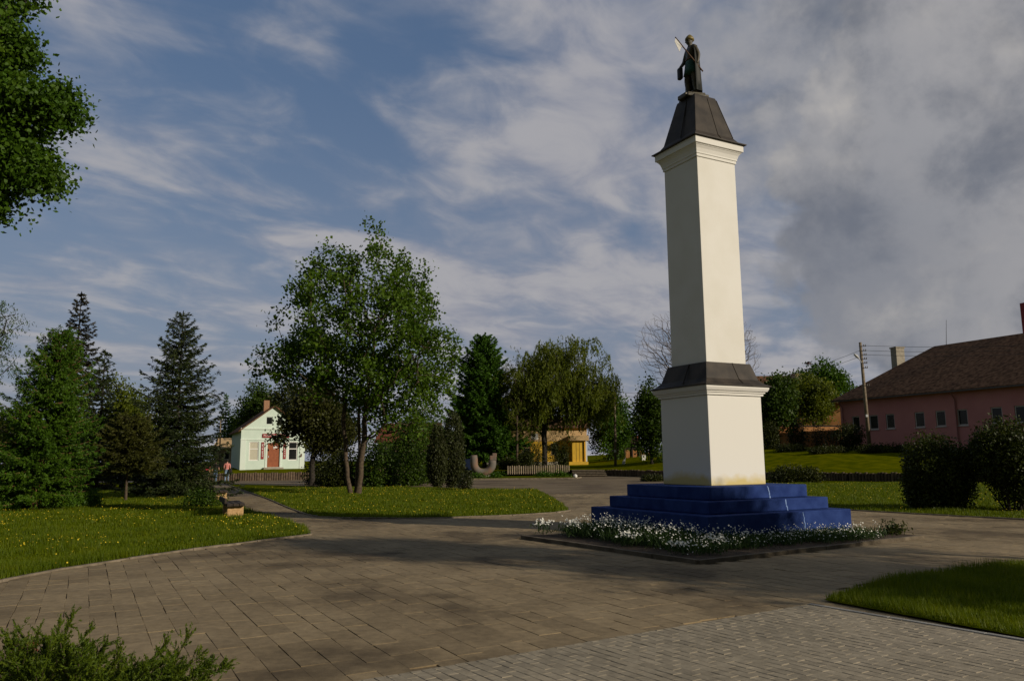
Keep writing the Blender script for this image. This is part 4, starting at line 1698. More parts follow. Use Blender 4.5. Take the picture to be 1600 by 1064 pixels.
st = thing('stairs', 'wide low concrete stairs climbing to the raised ground beside the picket fence', 'stairs', (7.3, 74, 0))
for i in range(4):
    mb = MB()
    mb.box((7.3, 75.6 + i * .55, .045 + i * .14), (3.0, 3.5 - i * .5, .088), (1, -.1))
    mb.box((7.3, 75.6 + i * .55, .115 + i * .14), (3.15, 3.72 - i * .5, .048), (1, -.1))
    mb.build('tread', M['kerb'], st)
x, y = g(899, 747.5)
mb = MB()
for i in range(9):
    pass
bm = bmesh.new()
bmesh.ops.create_uvsphere(bm, u_segments=14, v_segments=9, radius=.17)
me = bpy.data.meshes.new('marker_ball')
bm.to_mesh(me)
bm.free()
me.materials.append(M['white'])
me.polygons.foreach_set('use_smooth', [True] * len(me.polygons))
t = thing('marker_stone', 'small white round marker stone at the path corner before the stairs', 'marker', (x, y, 0))
o = link('ball', me, t, (x, y, 0))
o.location = (0, 0, .2)
mb = MB()
mb.tube([(x, y, 0), (x, y, .08)], [.14, .11], 10)
mb.build('foot', M['concrete'], t)
# small white box and white stone beyond the wall
x, y = at(1006, 722, 88)[:2]
zb = zt(x, y)
t = thing('utility_box', 'small white box standing on the grass near the plank fence', 'box', (x, y, zb))
mb = MB()
mb.box((x, y, zb + .32), (.42, .3, .6))
mb.build('casing', M['white'], t, bevel=.02)
mb = MB()
mb.box((x, y, zb + .65), (.5, .36, .05))
mb.build('lid', M['concrete'], t)
x, y = at(974, 722, 86)[:2]
zb = zt(x, y)
mb = MB()
mb.add([(x - .2, y - .1, zb), (x + .12, y - .12, zb), (x + .2, y + .15, zb), (x - .15, y + .15, zb), (x - .02, y - .05, zb + .45), (x + .25, y - .03, zb + .75), (x + .28, y + .1, zb + .7), (x, y + .1, zb + .4)],
       [(3, 2, 1, 0), (4, 5, 6, 7), (0, 1, 5, 4), (1, 2, 6, 5), (2, 3, 7, 6), (3, 0, 4, 7)])
tag(mb.build('pale_stone', M['white'], origin=(x, y, zb), bevel=.04), 'leaning pale stone on the raised grass right of the tall pole', 'stone')

# U-shaped sculpture
c = at(755, 742, 76)
zb = .06
us = thing('sculpture', 'grey and rust U-shaped sculpture standing among the flowers', 'sculpture', (c[0], 76, zb))
cx = c[0]
Rr = .88
pts = [(cx - Rr, 76, zb + 2.0), (cx - Rr, 76, zb + 1.6)]
for i in range(11):
    t_ = math.pi + math.pi * i / 10
    pts.append((cx + Rr * math.cos(t_), 76, zb + 1.2 + Rr * .98 * math.sin(t_)))
pts += [(cx + Rr, 76, zb + 1.5)]
mb = MB()
mb.tube(pts, [.30, .36] + [.37] * 11 + [.36], 16)
mb.build('curved_body', M['stone_grey'], us, smooth=True)
mb = MB()
mb.box((cx + Rr + .06, 76, zb + 1.72), (.62, .6, .45), (1, .1))
mb.box((cx + Rr + .2, 76, zb + 2.0), (.42, .5, .35), (1, .1))
mb.build('top_block', M['stone_grey'], us, bevel=.05)
mb = MB()
mb.box((cx, 76, zb + .03), (1.5, .9, .12))
mb.build('base', M['concrete'], us, bevel=.02)
c = at(732, 735, 78)
mb = MB()
mb.box((c[0], 78, .95), (.75, .12, 1.5), (1, -.2))
nv = thing('board', 'dark blue upright board on posts left of the U-shaped sculpture', 'board', (c[0], 78, .2))
mb.build('panel', M['navy'], nv, bevel=.01)
for s_ in (-.3, .3):
    mb = MB()
    mb.box((c[0] + s_, 78.1, .6), (.07, .07, 1.2))
    mb.build('post', M['wooddark'], nv)

# bed plants round the sculpture
k = 0
for u, D_, h, nm in ((745, 70, .45, 'leafy plants at the foot of the U-shaped sculpture'), (775, 71, .5, 'leafy clump just right of the U-shaped sculpture'), (850, 73, .4, 'low leafy clump before the picket fence under the willow'), (875, 73, .45, 'low leafy clump at the right end of the picket fence')):
    x = at(u, 740, D_)[0]
    shrub('bedding_plant', nm, (x, D_, .04), [(0, 0, .1, 1.0, .5, h, 1)], 'l_bright', 900, .12, .2, 300 + k, cat='plant', stems=3)
    k += 1

# ------------------------------------------------------------------ benches
dirb = unit(np.array([g(343, 777)]) - np.array([g(372, 792)]))[0]
bx, by = g(367, 806.5, .035)
be = thing('bench', 'nearer low bench of dark planks on pale sawn timber blocks beside the path', 'bench', (bx, by, .035), 'benches along the left path')
mb = MB()
ex = np.array([bx, by])
nb_ = np.array([dirb[1], -dirb[0]])
for s_ in (0.0, 1.45):
    q = ex + dirb * s_
    mb = MB()
    mb.box((q[0], q[1], .035 + .15), (.18, .46, .30), tuple(dirb))
    mb.build('leg', M['woodlight'], be, bevel=.012)
for i in (-1, 0, 1):
    q = ex + dirb * .72 + nb_ * i * .175
    mb = MB()
    mb.box((q[0], q[1], .035 + .345 + .004 * i), (1.95, .16, .08), tuple(dirb))
    mb.build('seat_plank', M['wooddark'], be, bevel=.01)
q = ex + dirb * .72 - nb_ * .30
mb = MB()
mb.box((q[0], q[1], .035 + .46), (1.95, .06, .15), tuple(dirb))
mb.build('back_rail', M['wooddark'], be, bevel=.01)
b2x, b2y = g(345, 780.5, .035)
copy_tree(be, (b2x, b2y, .035), 'farther low bench of dark planks on sawn blocks under the spruce')

# ------------------------------------------------------------------ people
def person(label, u, D_, z, h, yaw, top, legs, pose):
    x = at(u, 740, D_)[0]
    t = thing('person', label, 'person', (x, D_, z))
    J, Eg = human(h, pose)

    def pick(c):
        zz = c.z / h
        ax = abs(c.x * math.cos(yaw) + c.y * math.sin(yaw)) / h
        if zz > .94 or (zz > .875 and (-c.x * math.sin(yaw) + c.y * math.cos(yaw)) < .01):
            return 3
        if zz > .83:
            return 0
        if ax > .118 and zz < .66:
            return 0
        if zz > .545:
            return 1
        if zz < .045:
            return 4
        return 2
    skinned('body', turn(J, yaw), Eg, 'pelvis', [M['skin'], M[top], M[legs], M['hair'], M['shoe']], t, (x, D_, z), 2, pick)
    return t, x


t, x = person('person in a pink shirt and pale jeans walking away with a dark bag', 354.5, 66.3, -.02, 1.88, .15, 'shirt', 'jeans', .5)
mb = MB()
mb.box((x + .33, 66.25, .92), (.16, .34, .36), (1, .2))
bg = mb.build('bag', M['darktop'], t, bevel=.03)
person('person in a dark top and blue jeans walking away beside the spruce', 336.5, 65.0, -.02, 1.84, .1, 'darktop', 'jeansdark', -.5)
person('person in a red jacket half hidden by the spruce branches', 322.5, 66, -.02, 1.80, .6, 'redtop', 'darktop', .3)

# ------------------------------------------------------------------ poles, lamps and wires
def rod(mb, a, b_, r0, r1=None, n=8):
    mb.tube([a, b_], [r0, r1 if r1 is not None else r0], n)


pt = at(1344, 535, 66)
pbz = zt(pt[0], 66)
pp = thing('utility_pole', 'wooden utility pole with insulators and street lamp before the pink building', 'pole', (pt[0], 66, pbz))
mb = MB()
rod(mb, (pt[0] + .12, 66, pbz - .2), pt, .17, .11, 10)
mb.build('pole', M['polewood'], pp, smooth=True)
for i, z in enumerate((.35, .75, 1.1, 1.45, 1.8, 2.2, 3.7)):
    mb = MB()
    x = pt[0] + .12 * z / 9
    rod(mb, (x - .08 - (.12 if i < 3 else 0), 65.87, pt[2] - z), (x + .38, 65.87, pt[2] - z), .025)
    for dx in (.2, .36):
        rod(mb, (x + dx, 65.87, pt[2] - z), (x + dx, 65.87, pt[2] - z + .15), .05, .035)
    mb.build('insulator_arm', M['insulator'], pp)
mb = MB()
rod(mb, (pt[0] - .05, 65.9, pt[2] - 1.75), (pt[0] - .45, 65.6, pt[2] - 1.35), .03)
la = mb.build('lamp_arm', M['lampmetal'], pp)
mb = MB()
mb.tube([(pt[0] - .38, 65.62, pt[2] - 1.42), (pt[0] - .6, 65.5, pt[2] - 1.25), (pt[0] - .85, 65.4, pt[2] - 1.08)], [.06, .12, .07], 8)
mb.build('lamp_head', M['lampmetal'], la, smooth=True)
mb = MB()
mb.box((pt[0] + .0, 65.8, pbz + 2.9), (.18, .1, .2))
mb.build('fuse_box', M['lampmetal'], pp)


def wire(label, a, b_, sag):
    s_ = np.linspace(0, 1, 14)
    P = np.array(a)[None] * (1 - s_)[:, None] + np.array(b_)[None] * s_[:, None]
    P[:, 2] -= sag * 4 * s_ * (1 - s_)
    mb = MB()
    mb.tube(P, np.full(14, .014), 4)
    o = mb.build('overhead_wire', M['wire'], origin=tuple(a))
    return tag(o, label, 'wire', 'overhead wires')


pr = (pt[0] + .3, 65.87)
for i, (z, vv, lab) in enumerate(((.3, 540, 'top wire running right from the utility pole over the pink roof'), (.72, 546, 'middle wire running right from the utility pole over the pink roof'), (1.08, 551.5, 'lowest wire running right from the utility pole over the pink roof'))):
    wire(lab, (pr[0], pr[1], pt[2] - z), at(1700, vv - 6 + i, 60), .25)
for i, (z, vv, lab) in enumerate(((.7, 588, 'upper wire running left from the utility pole toward the column'), (1.2, 594, 'lower wire running left from the utility pole toward the column'))):
    e_ = at(1150, vv + 12, 96)
    wire(lab, (pt[0] - .1, 65.87, pt[2] - z), e_, .5)
# tall bare pole by the willow
c0, c1 = at(961.5, 722, 84), at(960, 610, 84)
zb = zt(c0[0], 84)
tp_ = thing('utility_pole', 'slim tan utility pole beside the trees right of the willow', 'pole', (c0[0], 84, zb))
mb = MB()
rod(mb, (c0[0], 84, zb - .2), c1, .15, .10)
mb.build('pole', M['polewood'], tp_, smooth=True)
for z in (.15, .5, .85):
    mb = MB()
    rod(mb, (c1[0] - .3, 83.9, c1[2] - z), (c1[0] + .3, 83.9, c1[2] - z), .035)
    mb.build('cross_arm', M['wooddark'], tp_)
mb = MB()
mb.box((c0[0] - .03, 83.84, zb + 1.55), (.2, .04, .28))
mb.build('plate', M['white'], tp_)
wire('upper faint wire running right from the slim tan pole to the column', (c1[0], 84, c1[2] - .1), at(1060, 617, 76), .1)
wire('lower faint wire running right from the slim tan pole to the column', (c1[0], 84, c1[2] - .5), at(1060, 622, 76), .1)
# lamp post near the mint house
c0, c1 = at(343, 730, 88), at(344.5, 657, 88)
zb = zt(c0[0], 88)
lp = thing('lamp_post', 'thin braced lamp post behind the outbuilding by the mint house', 'lamp post', (c0[0], 88, zb))
mb = MB()
rod(mb, (c0[0], 88, zb), c1, .09, .07)
rod(mb, (c0[0] - 1.0, 88, zb), (c1[0] - .1, 88, c1[2] - 1.4), .07, .06)
mb.build('pole', M['polewood'], lp)
for s_ in (-.2, .2):
    mb = MB()
    mb.tube([(c1[0], 88, c1[2]), (c1[0] + s_, 87.9, c1[2] + .12), (c1[0] + s_ * 1.5, 87.9, c1[2] + .1)], [.03, .09, .05], 7)
    mb.build('lamp_head', M['lampmetal'], lp)

# bird in flight right of the column
c = at(1262, 568, 26)
mb = MB()
br = thing('bird', 'small dark bird in flight right of the column', 'bird', c)
mb.tube([c + np.array(q) for q in ((-.13, 0, .0), (-.08, 0, .012), (0, 0, .0), (.07, 0, -.005), (.13, 0, -.004))], [.008, .026, .035, .022, .006], 8)
mb.build('body', M['bird'], br, smooth=True)
for s_ in (-1, 1):
    mb = MB()
    V_ = []
    for dz in (0, .006):
        for q in ((-.05, 0, .01), (.04, 0, .01), (.05, s_ * .10, .05), (.02, s_ * .19, .03), (-.03, s_ * .11, .055)):
            V_.append(c + np.array(q) + np.array([0, 0, dz]))
    mb.add(V_, [(0, 1, 2, 3, 4), (9, 8, 7, 6, 5)] + [(i, (i + 1) % 5, (i + 1) % 5 + 5, i + 5) for i in range(5)])
    mb.build('wing', M['bird'], br)

# ------------------------------------------------------------------ trees and shrubs
# maple with two trunks
mx_, my_ = g(553, 772, .03)
broadleaf('maple_tree', 'broad two-stemmed maple with airy green crown on the middle lawn', (mx_, my_, .03),
          [[(-.15, 0, 0), (-.32, 0, .8), (-.48, .05, 2.2), (-.62, .1, 3.6), (-.5, .1, 5.5), (-.5, 0, 7.5)], [(.2, 0, 0), (.28, 0, .9), (.42, 0, 2.6), (.50, 0, 4.4), (.75, .1, 6.4), (.85, .1, 8.2)],
           [(.05, .1, 0), (.12, .3, 1.5), (.1, .5, 4.0), (.2, .5, 6.0)]],
          [(.35, 0, 9.1, 3.5, 3.2, 4.1, 1.1), (.3, 0, 7.0, 4.9, 4.0, 3.2, 1.1), (2.2, 0, 4.7, 2.4, 2.2, 1.8, .3), (-2.6, 0, 6.6, 2.4, 2.2, 1.3, .25)], 'l_maple', 'bark', nt=640, per=50, spread=.24, lsize=.165,
          shell=.62, bf=.30, tipr=.011, expo=.43, seed=6, amp=.19, extra=60)
# brownish dark tree behind the maple's left side
x = at(487, 740, 54)[0]
broadleaf('plum_tree', 'dense brownish dark-leaved tree leaning over the mint house front', (x, 54, 0), [[(0, 0, 0), (.05, 0, 2), (.1, 0, 4.2)]],
          [(.25, 0, 4.9, 1.9, 2.0, 2.2, 1), (-1.2, 0, 4.6, .9, 1.0, 1.1, .2), (-2.5, -.1, 3.15, .8, .3, .16, .05), (1.1, 0, 3.7, 1.9, 1.8, 1.5, .5)], 'l_brown', 'barkdark', nt=330, per=60, spread=.3, lsize=.19, shell=.3, seed=9, amp=.2)
# dark shrub masses under and right of the maple
for (u, D_, ells, n, sd_, lab, mt) in (
        (535, 50, [(0, 0, .6, 1.6, 1.1, 1.6, 1)], 6000, 21, 'dark dense shrub directly behind the maple trunks', 'l_dark'),
        (590, 49, [(0, 0, .9, 1.3, 1.1, 2.4, 1)], 6500, 22, 'tall dark green shrub right of the maple trunks', 'l_mid'),
        (640, 52, [(0, 0, 1.4, 2.1, 1.2, 3.6, 1)], 10000, 23, 'large spreading green shrub between maple and thujas', 'l_mid'),
        (668, 58, [(0, 0, 2.6, 2.3, 1.2, 3.3, 1)], 10000, 24, 'light green shrub rising behind the thuja columns', 'l_maple'),
        (503, 56, [(0, 0, .5, 1.2, 1.1, 1.5, 1)], 4000, 25, 'low dark shrub at the right end of the mint house palisade', 'l_dark')):
    x = at(u, 740, D_)[0]
    shrub('shrub', lab, (x, D_, 0.0), ells, mt, n, .15, .5, sd_, amp=.22, spread=.12)
# thuja columns
for (u, h, r, D_, sd_, lab) in ((683, 3.75, .62, 47.2, 31, 'shorter clipped thuja column, left of the pair'), (708, 4.65, .72, 48, 32, 'taller rusty-tipped thuja column, right of the pair')):
    x = at(u, 760, D_)[0]
    shrub('thuja', lab, (x, D_, 0.03), [(0, 0, h * .46, r, r, h * .54, 1), (0, 0, h * .3, r * .95, r * .95, h * .32, .5)], 'l_thuja', 9000, .13, .72, sd_, amp=.07, cat='thuja', upright=1.6, wid=.5, group='thuja columns')
x, y = g(727, 766, .03)
shrub('shrub', 'small round reddish green bush right of the thujas', (x, y, .03), [(0, 0, .42, .46, .46, .55, 1)], 'l_thuja', 1800, .08, .45, 33)
# small larch and willow
x = at(757, 740, 84)[0]
conifer('larch_tree', 'full conical larch, bright green, left of the willow', (x, 84, 0.6), 14.4, 4.9, 'l_conifer', .10, .44, 10, .9, .55, .3, -.14, (.36, .105), .5, 41, bark='barkdark', fuzz=.75, hang=.25)
x = at(851, 735, 84)[0]
broadleaf('willow_tree', 'tall yellowish willow with dark trunk before the yellow house', (x, 84, 0.55), [[(0, 0, 0), (.05, 0, 2), (0, 0, 3.6), (.3, 0, 6), (.7, 0, 9)]],
          [(1.3, 0, 10.3, 5.3, 4.5, 4.7, 1.4), (4.8, 0, 7.9, 3.6, 3.2, 2.5, .7), (-1.6, 0, 8.2, 2.8, 2.8, 3.2, .5), (1.5, 0, 6.6, 4.2, 3.0, 1.4, .3)], 'l_willow', 'barkdark', nt=760, per=125, spread=.40, lsize=.26, shell=.35, seed=14, amp=.2,
          strands=2.2, tipr=.014, expo=.46, base_r=.46)
x = at(808, 735, 82)[0]
broadleaf('brown_tree', 'thin brownish tree showing between larch and willow', (x, 82, .8), [[(0, 0, 0), (0, 0, 4), (.1, 0, 7)]], [(0, 0, 8.2, 2.0, 2.0, 4.2, 1)], 'l_willow', 'bark', nt=160, per=40, spread=.35, lsize=.2, shell=.3, seed=15, strands=.8)
# saplings and bushes before the yellow house
for (u, D_, w, h, sd_, lab, mt) in ((822, 78, .9, 2.0, 51, 'dark bush before the yellow house left of the willow trunk', 'l_dark'), (838, 79, .8, 2.6, 52, 'slender dark sapling left of the willow trunk', 'l_dark'), (868, 79, 1.0, 3.6, 53, 'sparse leafy sapling right of the willow trunk', 'l_dark'),
                             (880, 80, .6, 2.4, 54, 'rounded dark bush before the yellow porch', 'l_dark'), (795, 80, 1.2, 1.2, 55, 'low shrub under the larch before the yellow wall', 'l_dark')):
    x = at(u, 735, D_)[0]
    shrub('shrub', lab, (x, D_, .5), [(0, 0, h * .45, w, w * .8, h * .6, 1)], mt, 900 if 'sparse' in lab or 'slender' in lab else 2600, .16, .3, sd_, amp=.25, spread=.1)
# trees right of the willow
for (u, D_, els, sd_, lab, mt, nt_) in (
        (955, 101, [(0, 0, 4.6, 2.8, 2.5, 4.6, 1)], 61, 'dark green tree under the right edge of the willow', 'l_mid', 240),
        (966, 98, [(0, 0, 3.6, 2.0, 2.0, 3.8, 1)], 62, 'bright green tree behind the slim tan pole', 'l_bright', 160),
        (1019, 80, [(0, 0, 4.4, 1.8, 1.8, 4.2, 1)], 63, 'dark oval tree just left of the column', 'l_mid', 220)):
    x = at(u, 730, D_)[0]
    broadleaf('broadleaf_tree', lab, (x, D_, zt(x, D_)), [[(0, 0, 0), (.05, 0, 1.5), (0, 0, 3.2)]], els, mt, 'barkdark', nt=nt_, per=60, spread=.38, lsize=.24, shell=.3, seed=sd_, amp=.22)
# bare tree behind the column
x = at(1102, 720, 82)[0]
broadleaf('bare_tree', 'leafless spreading tree rising behind the column', (x, 82, 1.0), [[(0, 0, 0), (.1, 0, 3), (.1, .1, 6), (0, 0, 8.5)]], [(0, 0, 11.6, 6.6, 5.0, 5.6, 1)], 'l_dark', 'barkbare', nt=4200, per=0, shell=.35, bf=.42, step=.6, wig=.035,
          tipr=.009, expo=.46, seed=71, amp=.12)
# trees and shrubs right of the column
for (u, D_, els, sd_, lab, mt, nt_) in (
        (1216, 76, [(0, 0, 4.2, 1.9, 1.8, 2.7, 1)], 81, 'leafy green tree just right of the column', 'l_mid', 200),
        (1300, 97, [(0, 0, 7.6, 2.9, 2.6, 3.2, 1)], 82, 'bright lit tree rising beside the pink building roof', 'l_bright', 240),
        (1275, 93, [(0, 0, 5.8, 3.0, 2.5, 3.3, 1)], 83, 'brownish green tree behind the ochre garden wall', 'l_willow', 200),
        (1256, 101, [(0, 0, 7.2, 1.7, 1.6, 2.6, 1)], 84, 'slim green tree next to the stone chimney', 'l_mid', 130)):
    x = at(u, 720, D_)[0]
    broadleaf('broadleaf_tree', lab, (x, D_, zt(x, D_)), [[(0, 0, 0), (.05, 0, 1.5), (0, 0, 3.4)]], els, mt, 'barkdark', nt=nt_, per=60, spread=.4, lsize=.26, shell=.3, seed=sd_, amp=.22)
for (u, D_, w, h, z, sd_, lab, mt, n) in (
        (1205, 74, 1.0, 2.6, 1.6, 91, 'dark bush close against the right side of the column', 'l_dark', 4500),
        (1248, 79, 1.1, 3.0, 1.9, 92, 'dark loose shrub before the ochre wall, left of centre', 'l_dark', 3200),
        (1281, 79, .8, 2.5, 1.9, 93, 'sparse sunlit shrub in front of the ochre wall', 'l_thuja', 1100),
        (1302, 80, .9, 2.2, 1.9, 95, 'thin dark shrub at the right end of the ochre wall', 'l_dark', 900),
        (1330, 68, 1.35, 2.4, 1.75, 94, 'round dark bush at the foot of the utility pole', 'l_dark', 4500)):
    x = at(u, 715, D_)[0]
    shrub('shrub', lab, (x, D_, zt(x, D_) - .1), [(0, 0, h * .42, w, w * .9, h * .6, 1)], mt, n, .15, .4, sd_, amp=.2, spread=.1)
# low hedges on the raised lawn and before it
for (u0, u1, v0, D_, h, z, sd_, lab, n) in (
        (1196, 1290, 748, 51, 1.1, 0.0, 101, 'wide low dark hedge right behind the blue steps', 7000),
        (1335, 1440, 722, 64, .75, 1.35, 102, 'low dark hedge along the foot of the pink building', 4500),
        (1260, 1330, 724, 66, .65, 1.35, 103, 'low dark hedge left of the utility pole', 3500),
        (1000, 1040, 752, 57, .5, 0.0, 104, 'low clipped hedge left of the column on the plaza', 2500),
        (1210, 1265, 726, 70, .7, 1.3, 105, 'low hedge in front of the ochre wall', 2800)):
    xa, xb = at(u0, v0, D_)[0], at(u1, v0, D_)[0]
    w = (xb - xa) / 2
    shrub('hedge', lab, ((xa + xb) / 2, D_, zg((xa + xb) / 2, D_) - .03), [(0, 0, h * .3, w, .8, h * .75, 1), (w * .45, 0, h * .3, w * .5, .8, h * .7, .4), (-w * .45, 0, h * .3, w * .5, .8, h * .7, .4)], 'l_dark', n, .11, .45, sd_, cat='hedge', amp=.12)
# two big clipped bushes on the right
x, y = g(1482, 797, .03)
shrub('clipped_bush', 'big dark rounded clipped bush, left one of the two by the right path', (x, y + .7, .03), [(0, 0, .95, 1.10, 1.0, 1.16, 1), (.1, 0, .5, 1.05, .95, .8, .5), (.75, .2, 1.0, .7, .7, .9, .3)], 'l_hedge', 26000, .085, .60, 111, amp=.13, spread=.07, stems=12, group='clipped bushes')
x, y = g(1600, 800, .03)
sb = shrub('clipped_bush', 'taller clipped bush with bare stems below, at the right edge', (x + .05, y + .6, .03), [(0, 0, 1.55, 1.25, 1.15, .95, 1), (.35, 0, .9, .9, .9, .9, .35)], 'l_hedge', 26000, .085, .55, 112, amp=.15, spread=.07, stems=16, group='clipped bushes')

# conifers on the left
x, y = g(52, 796, .03)
conifer('larch_tree', 'bright green young larch nearest the left edge of the lawn', (x, y, .03), 6.4, 2.05, 'l_larch', .12, .21, 10, 1.45, .60, .55, -.28, (.125, .034), .5, 121, bark='barkred', lean=(.55, 0), fuzz=.8, hang=.28, tr=.10)
x = at(105, 760, 50)[0]
conifer('spruce_tree', 'tall dark spire-topped spruce behind the young larch', (x, 50, 0), 12.7, 3.0, 'l_sprucetop', .05, .46, 6, 1.0, .85, .15, -.35, (.22, .06), .5, 122, fuzz=.5, hang=.3, gap=.05)
x, y = g(262, 777, .03)
conifer('spruce_tree', 'big broad dark spruce left of the mint house', (x, y + .6, .03), 8.9, 2.85, 'l_spruce', .03, .32, 8, 1.05, .72, .38, -.3, (.15, .042), .5, 123, fuzz=.5, hang=.22)
x = at(150, 760, 46)[0]
conifer('spruce_tree', 'grey-green spruce between the spire-topped and the broad one', (x, 46, 0), 8.3, 2.0, 'l_spruce', .05, .4, 6, .9, .75, .25, -.3, (.19, .055), .5, 124, fuzz=.5)
x = at(190, 760, 52)[0]
broadleaf('broadleaf_tree', 'bushy yellow-green tree between the left spruces', (x, 52, 0), [[(0, 0, 0), (0, 0, 1.5), (.1, 0, 3)]], [(0, 0, 4.0, 1.5, 1.4, 3.0, 1)], 'l_willow', 'barkdark', nt=190, per=60, spread=.3, lsize=.17, shell=.3, seed=125)
x, y = g(196, 783, .03)
conifer('pine_sapling', 'young pine with slim bare lower trunk in front of the broad spruce', (x, y, .03), 3.6, 1.5, 'l_pine', .36, .24, 7, 1.7, .35, .1, .02, (.14, .034), .6, 126, bark='bark', fuzz=.6, hang=.05, tr=.06)
for (u, v, h, r, sd_, lab) in ((245, 772, .95, .75, 131, 'dwarf spruce at the foot of the broad spruce, nearer the pine'), (284, 773, .85, .7, 132, 'dwarf spruce at the foot of the broad spruce, nearer the bench')):
    x, y = g(u, v, .03)
    conifer('dwarf_spruce', lab, (x, y - .8, .03), h, r, 'l_spruce', .02, .14, 7, .9, .6, .5, .1, (.12, .035), .5, sd_, group='dwarf spruces', tr=.03)
for (u, v, w, h, sd_, lab, mt) in ((18, 795, 1.0, .75, 141, 'low spreading juniper at the left edge under the larch', 'l_larch'), (92, 795, .9, .6, 142, 'low juniper right of the larch trunk', 'l_larch'), (128, 793, .7, .6, 143, 'small juniper at the outer edge of the larch shade', 'l_larch'),
                               (312, 792, .75, .62, 144, 'loose low shrub left of the nearer bench', 'l_mid'), (300, 776, .8, .8, 145, 'leafy shrub behind the benches under the spruce', 'l_mid')):
    x, y = g(u, v, .03)
    shrub('low_shrub', lab, (x, y + .3, .03), [(0, 0, h * .3, w, w * .8, h * .75, 1)], mt, 2600, .075, .35, sd_, amp=.25, spread=.06, upright=.5)
# dark backdrop trees beyond the left conifers, beside the road
x = at(-6, 730, 40)[0]
broadleaf('birch_tree', 'thin drooping birch just entering the frame at the left edge', (x - .9, 40, 0), [[(0, 0, 0), (0, 0, 3), (.1, 0, 6.5)]], [(-.1, 0, 7.5, 1.25, 1.3, 2.8, 1)], 'l_mid', 'barkdark', nt=150, per=30, spread=.25, lsize=.14, shell=.4, seed=151, strands=.6)
# far trees near the mint house
x = at(349, 720, 104)[0]
conifer('spruce_tree', 'small distant spruce between the broad spruce and the mint house', (x, 104, 1), 9.6, 2.0, 'l_conifer', .05, .55, 6, .7, .8, .15, -.2, (.34, .10), .5, 161)
for (u, D_, els, sd_, lab, mt, nt_) in (
        (404, 100, [(0, 0, 6.6, 2.9, 2.6, 4.6, 1)], 162, 'dense green tree behind the mint house roof', 'l_mid', 260),
        (372, 108, [(0, 0, 4.2, 2.0, 2, 3.6, 1)], 163, 'shorter tree left of the one behind the mint house', 'l_mid', 140),
        (455, 94, [(0, 0, 5.4, 3.2, 2.6, 4.4, 1)], 164, 'shaded tree behind the right end of the mint house', 'l_dark', 220),
        (520, 92, [(0, 0, 4.4, 3.2, 2.6, 4.0, 1)], 165, 'shaded tree filling the gap behind the maple', 'l_dark', 220),
        (15, 82, [(0, 0, 3.0, 4.0, 2.6, 3.2, 1)], 166, 'dark tree beyond the road at the far left', 'l_dark', 220),
        (215, 84, [(0, 0, 3.2, 5.0, 2.6, 3.6, 1)], 167, 'dark spreading tree beyond the left conifers', 'l_dark', 240),
        (120, 84, [(0, 0, 3.0, 4.6, 2.6, 3.2, 1)], 168, 'dark tree behind the young larch across the road', 'l_dark', 220)):
    x = at(u, 720, D_)[0]
    broadleaf('broadleaf_tree', lab, (x, D_, zg(x, D_)), [[(0, 0, 0), (.05, 0, 1.5), (0, 0, 3.2)]], els, mt, 'barkdark', nt=nt_, per=50, spread=.45, lsize=.28, shell=.3, seed=sd_, amp=.22)

# overhanging tree at the left edge
broadleaf('overhanging_tree', 'big leafy maple branches overhanging from the left edge of the frame', (-13.2, 14.2, 0), [[(0, 0, 0), (.1, 0, 2.5), (.3, 0, 5), (.8, 0, 8)]],
          [(-.4, 0, 8.8, 3.5, 3.2, 4.1, 1.1), (2.6, 0, 8.3, 1.0, 1.2, 2.2, .45), (4.1, 0, 8.45, .75, .7, .28, .14), (3.7, .1, 7.25, .75, .8, .30, .15), (3.3, 0, 9.7, .45, .7, .36, .1), (3.1, -.1, 6.55, .6, .7, .28, .12), (2.5, 0, 10.7, 1.3, 1.0, .9, .2), (3.5, 0, 7.8, .6, .7, .25, .1)],
          'l_left', 'barkdark', nt=760, per=135, spread=.17, lsize=.092, shell=.4, seed=171, amp=.2, extra=80)
# trees standing right of the camera whose shadows cross the plaza
for (x, y, els, sd_, lab, nt_) in ((16.9, 3.9, [(0, 0, 5.5, 2.2, 2.0, 1.8, 1), (-.2, .2, 8.3, 1.6, 1.3, 1.4, .5)], 181, 'tall two-tiered tree outside the frame shading the right lawn', 240), (21.6, 5.0, [(0, 0, 8.0, 1.2, 1.1, 1.2, 1)], 182, 'slim tree outside the frame shading the blue steps', 90)):
    broadleaf('shade_tree', lab, (x, y, 0), [[(0, 0, 0), (.05, 0, 2), (0, 0, els[0][2] - 1)]], els, 'l_mid', 'barkdark', nt=nt_, per=60, spread=.32, lsize=.16, shell=.3, seed=sd_, amp=.2)


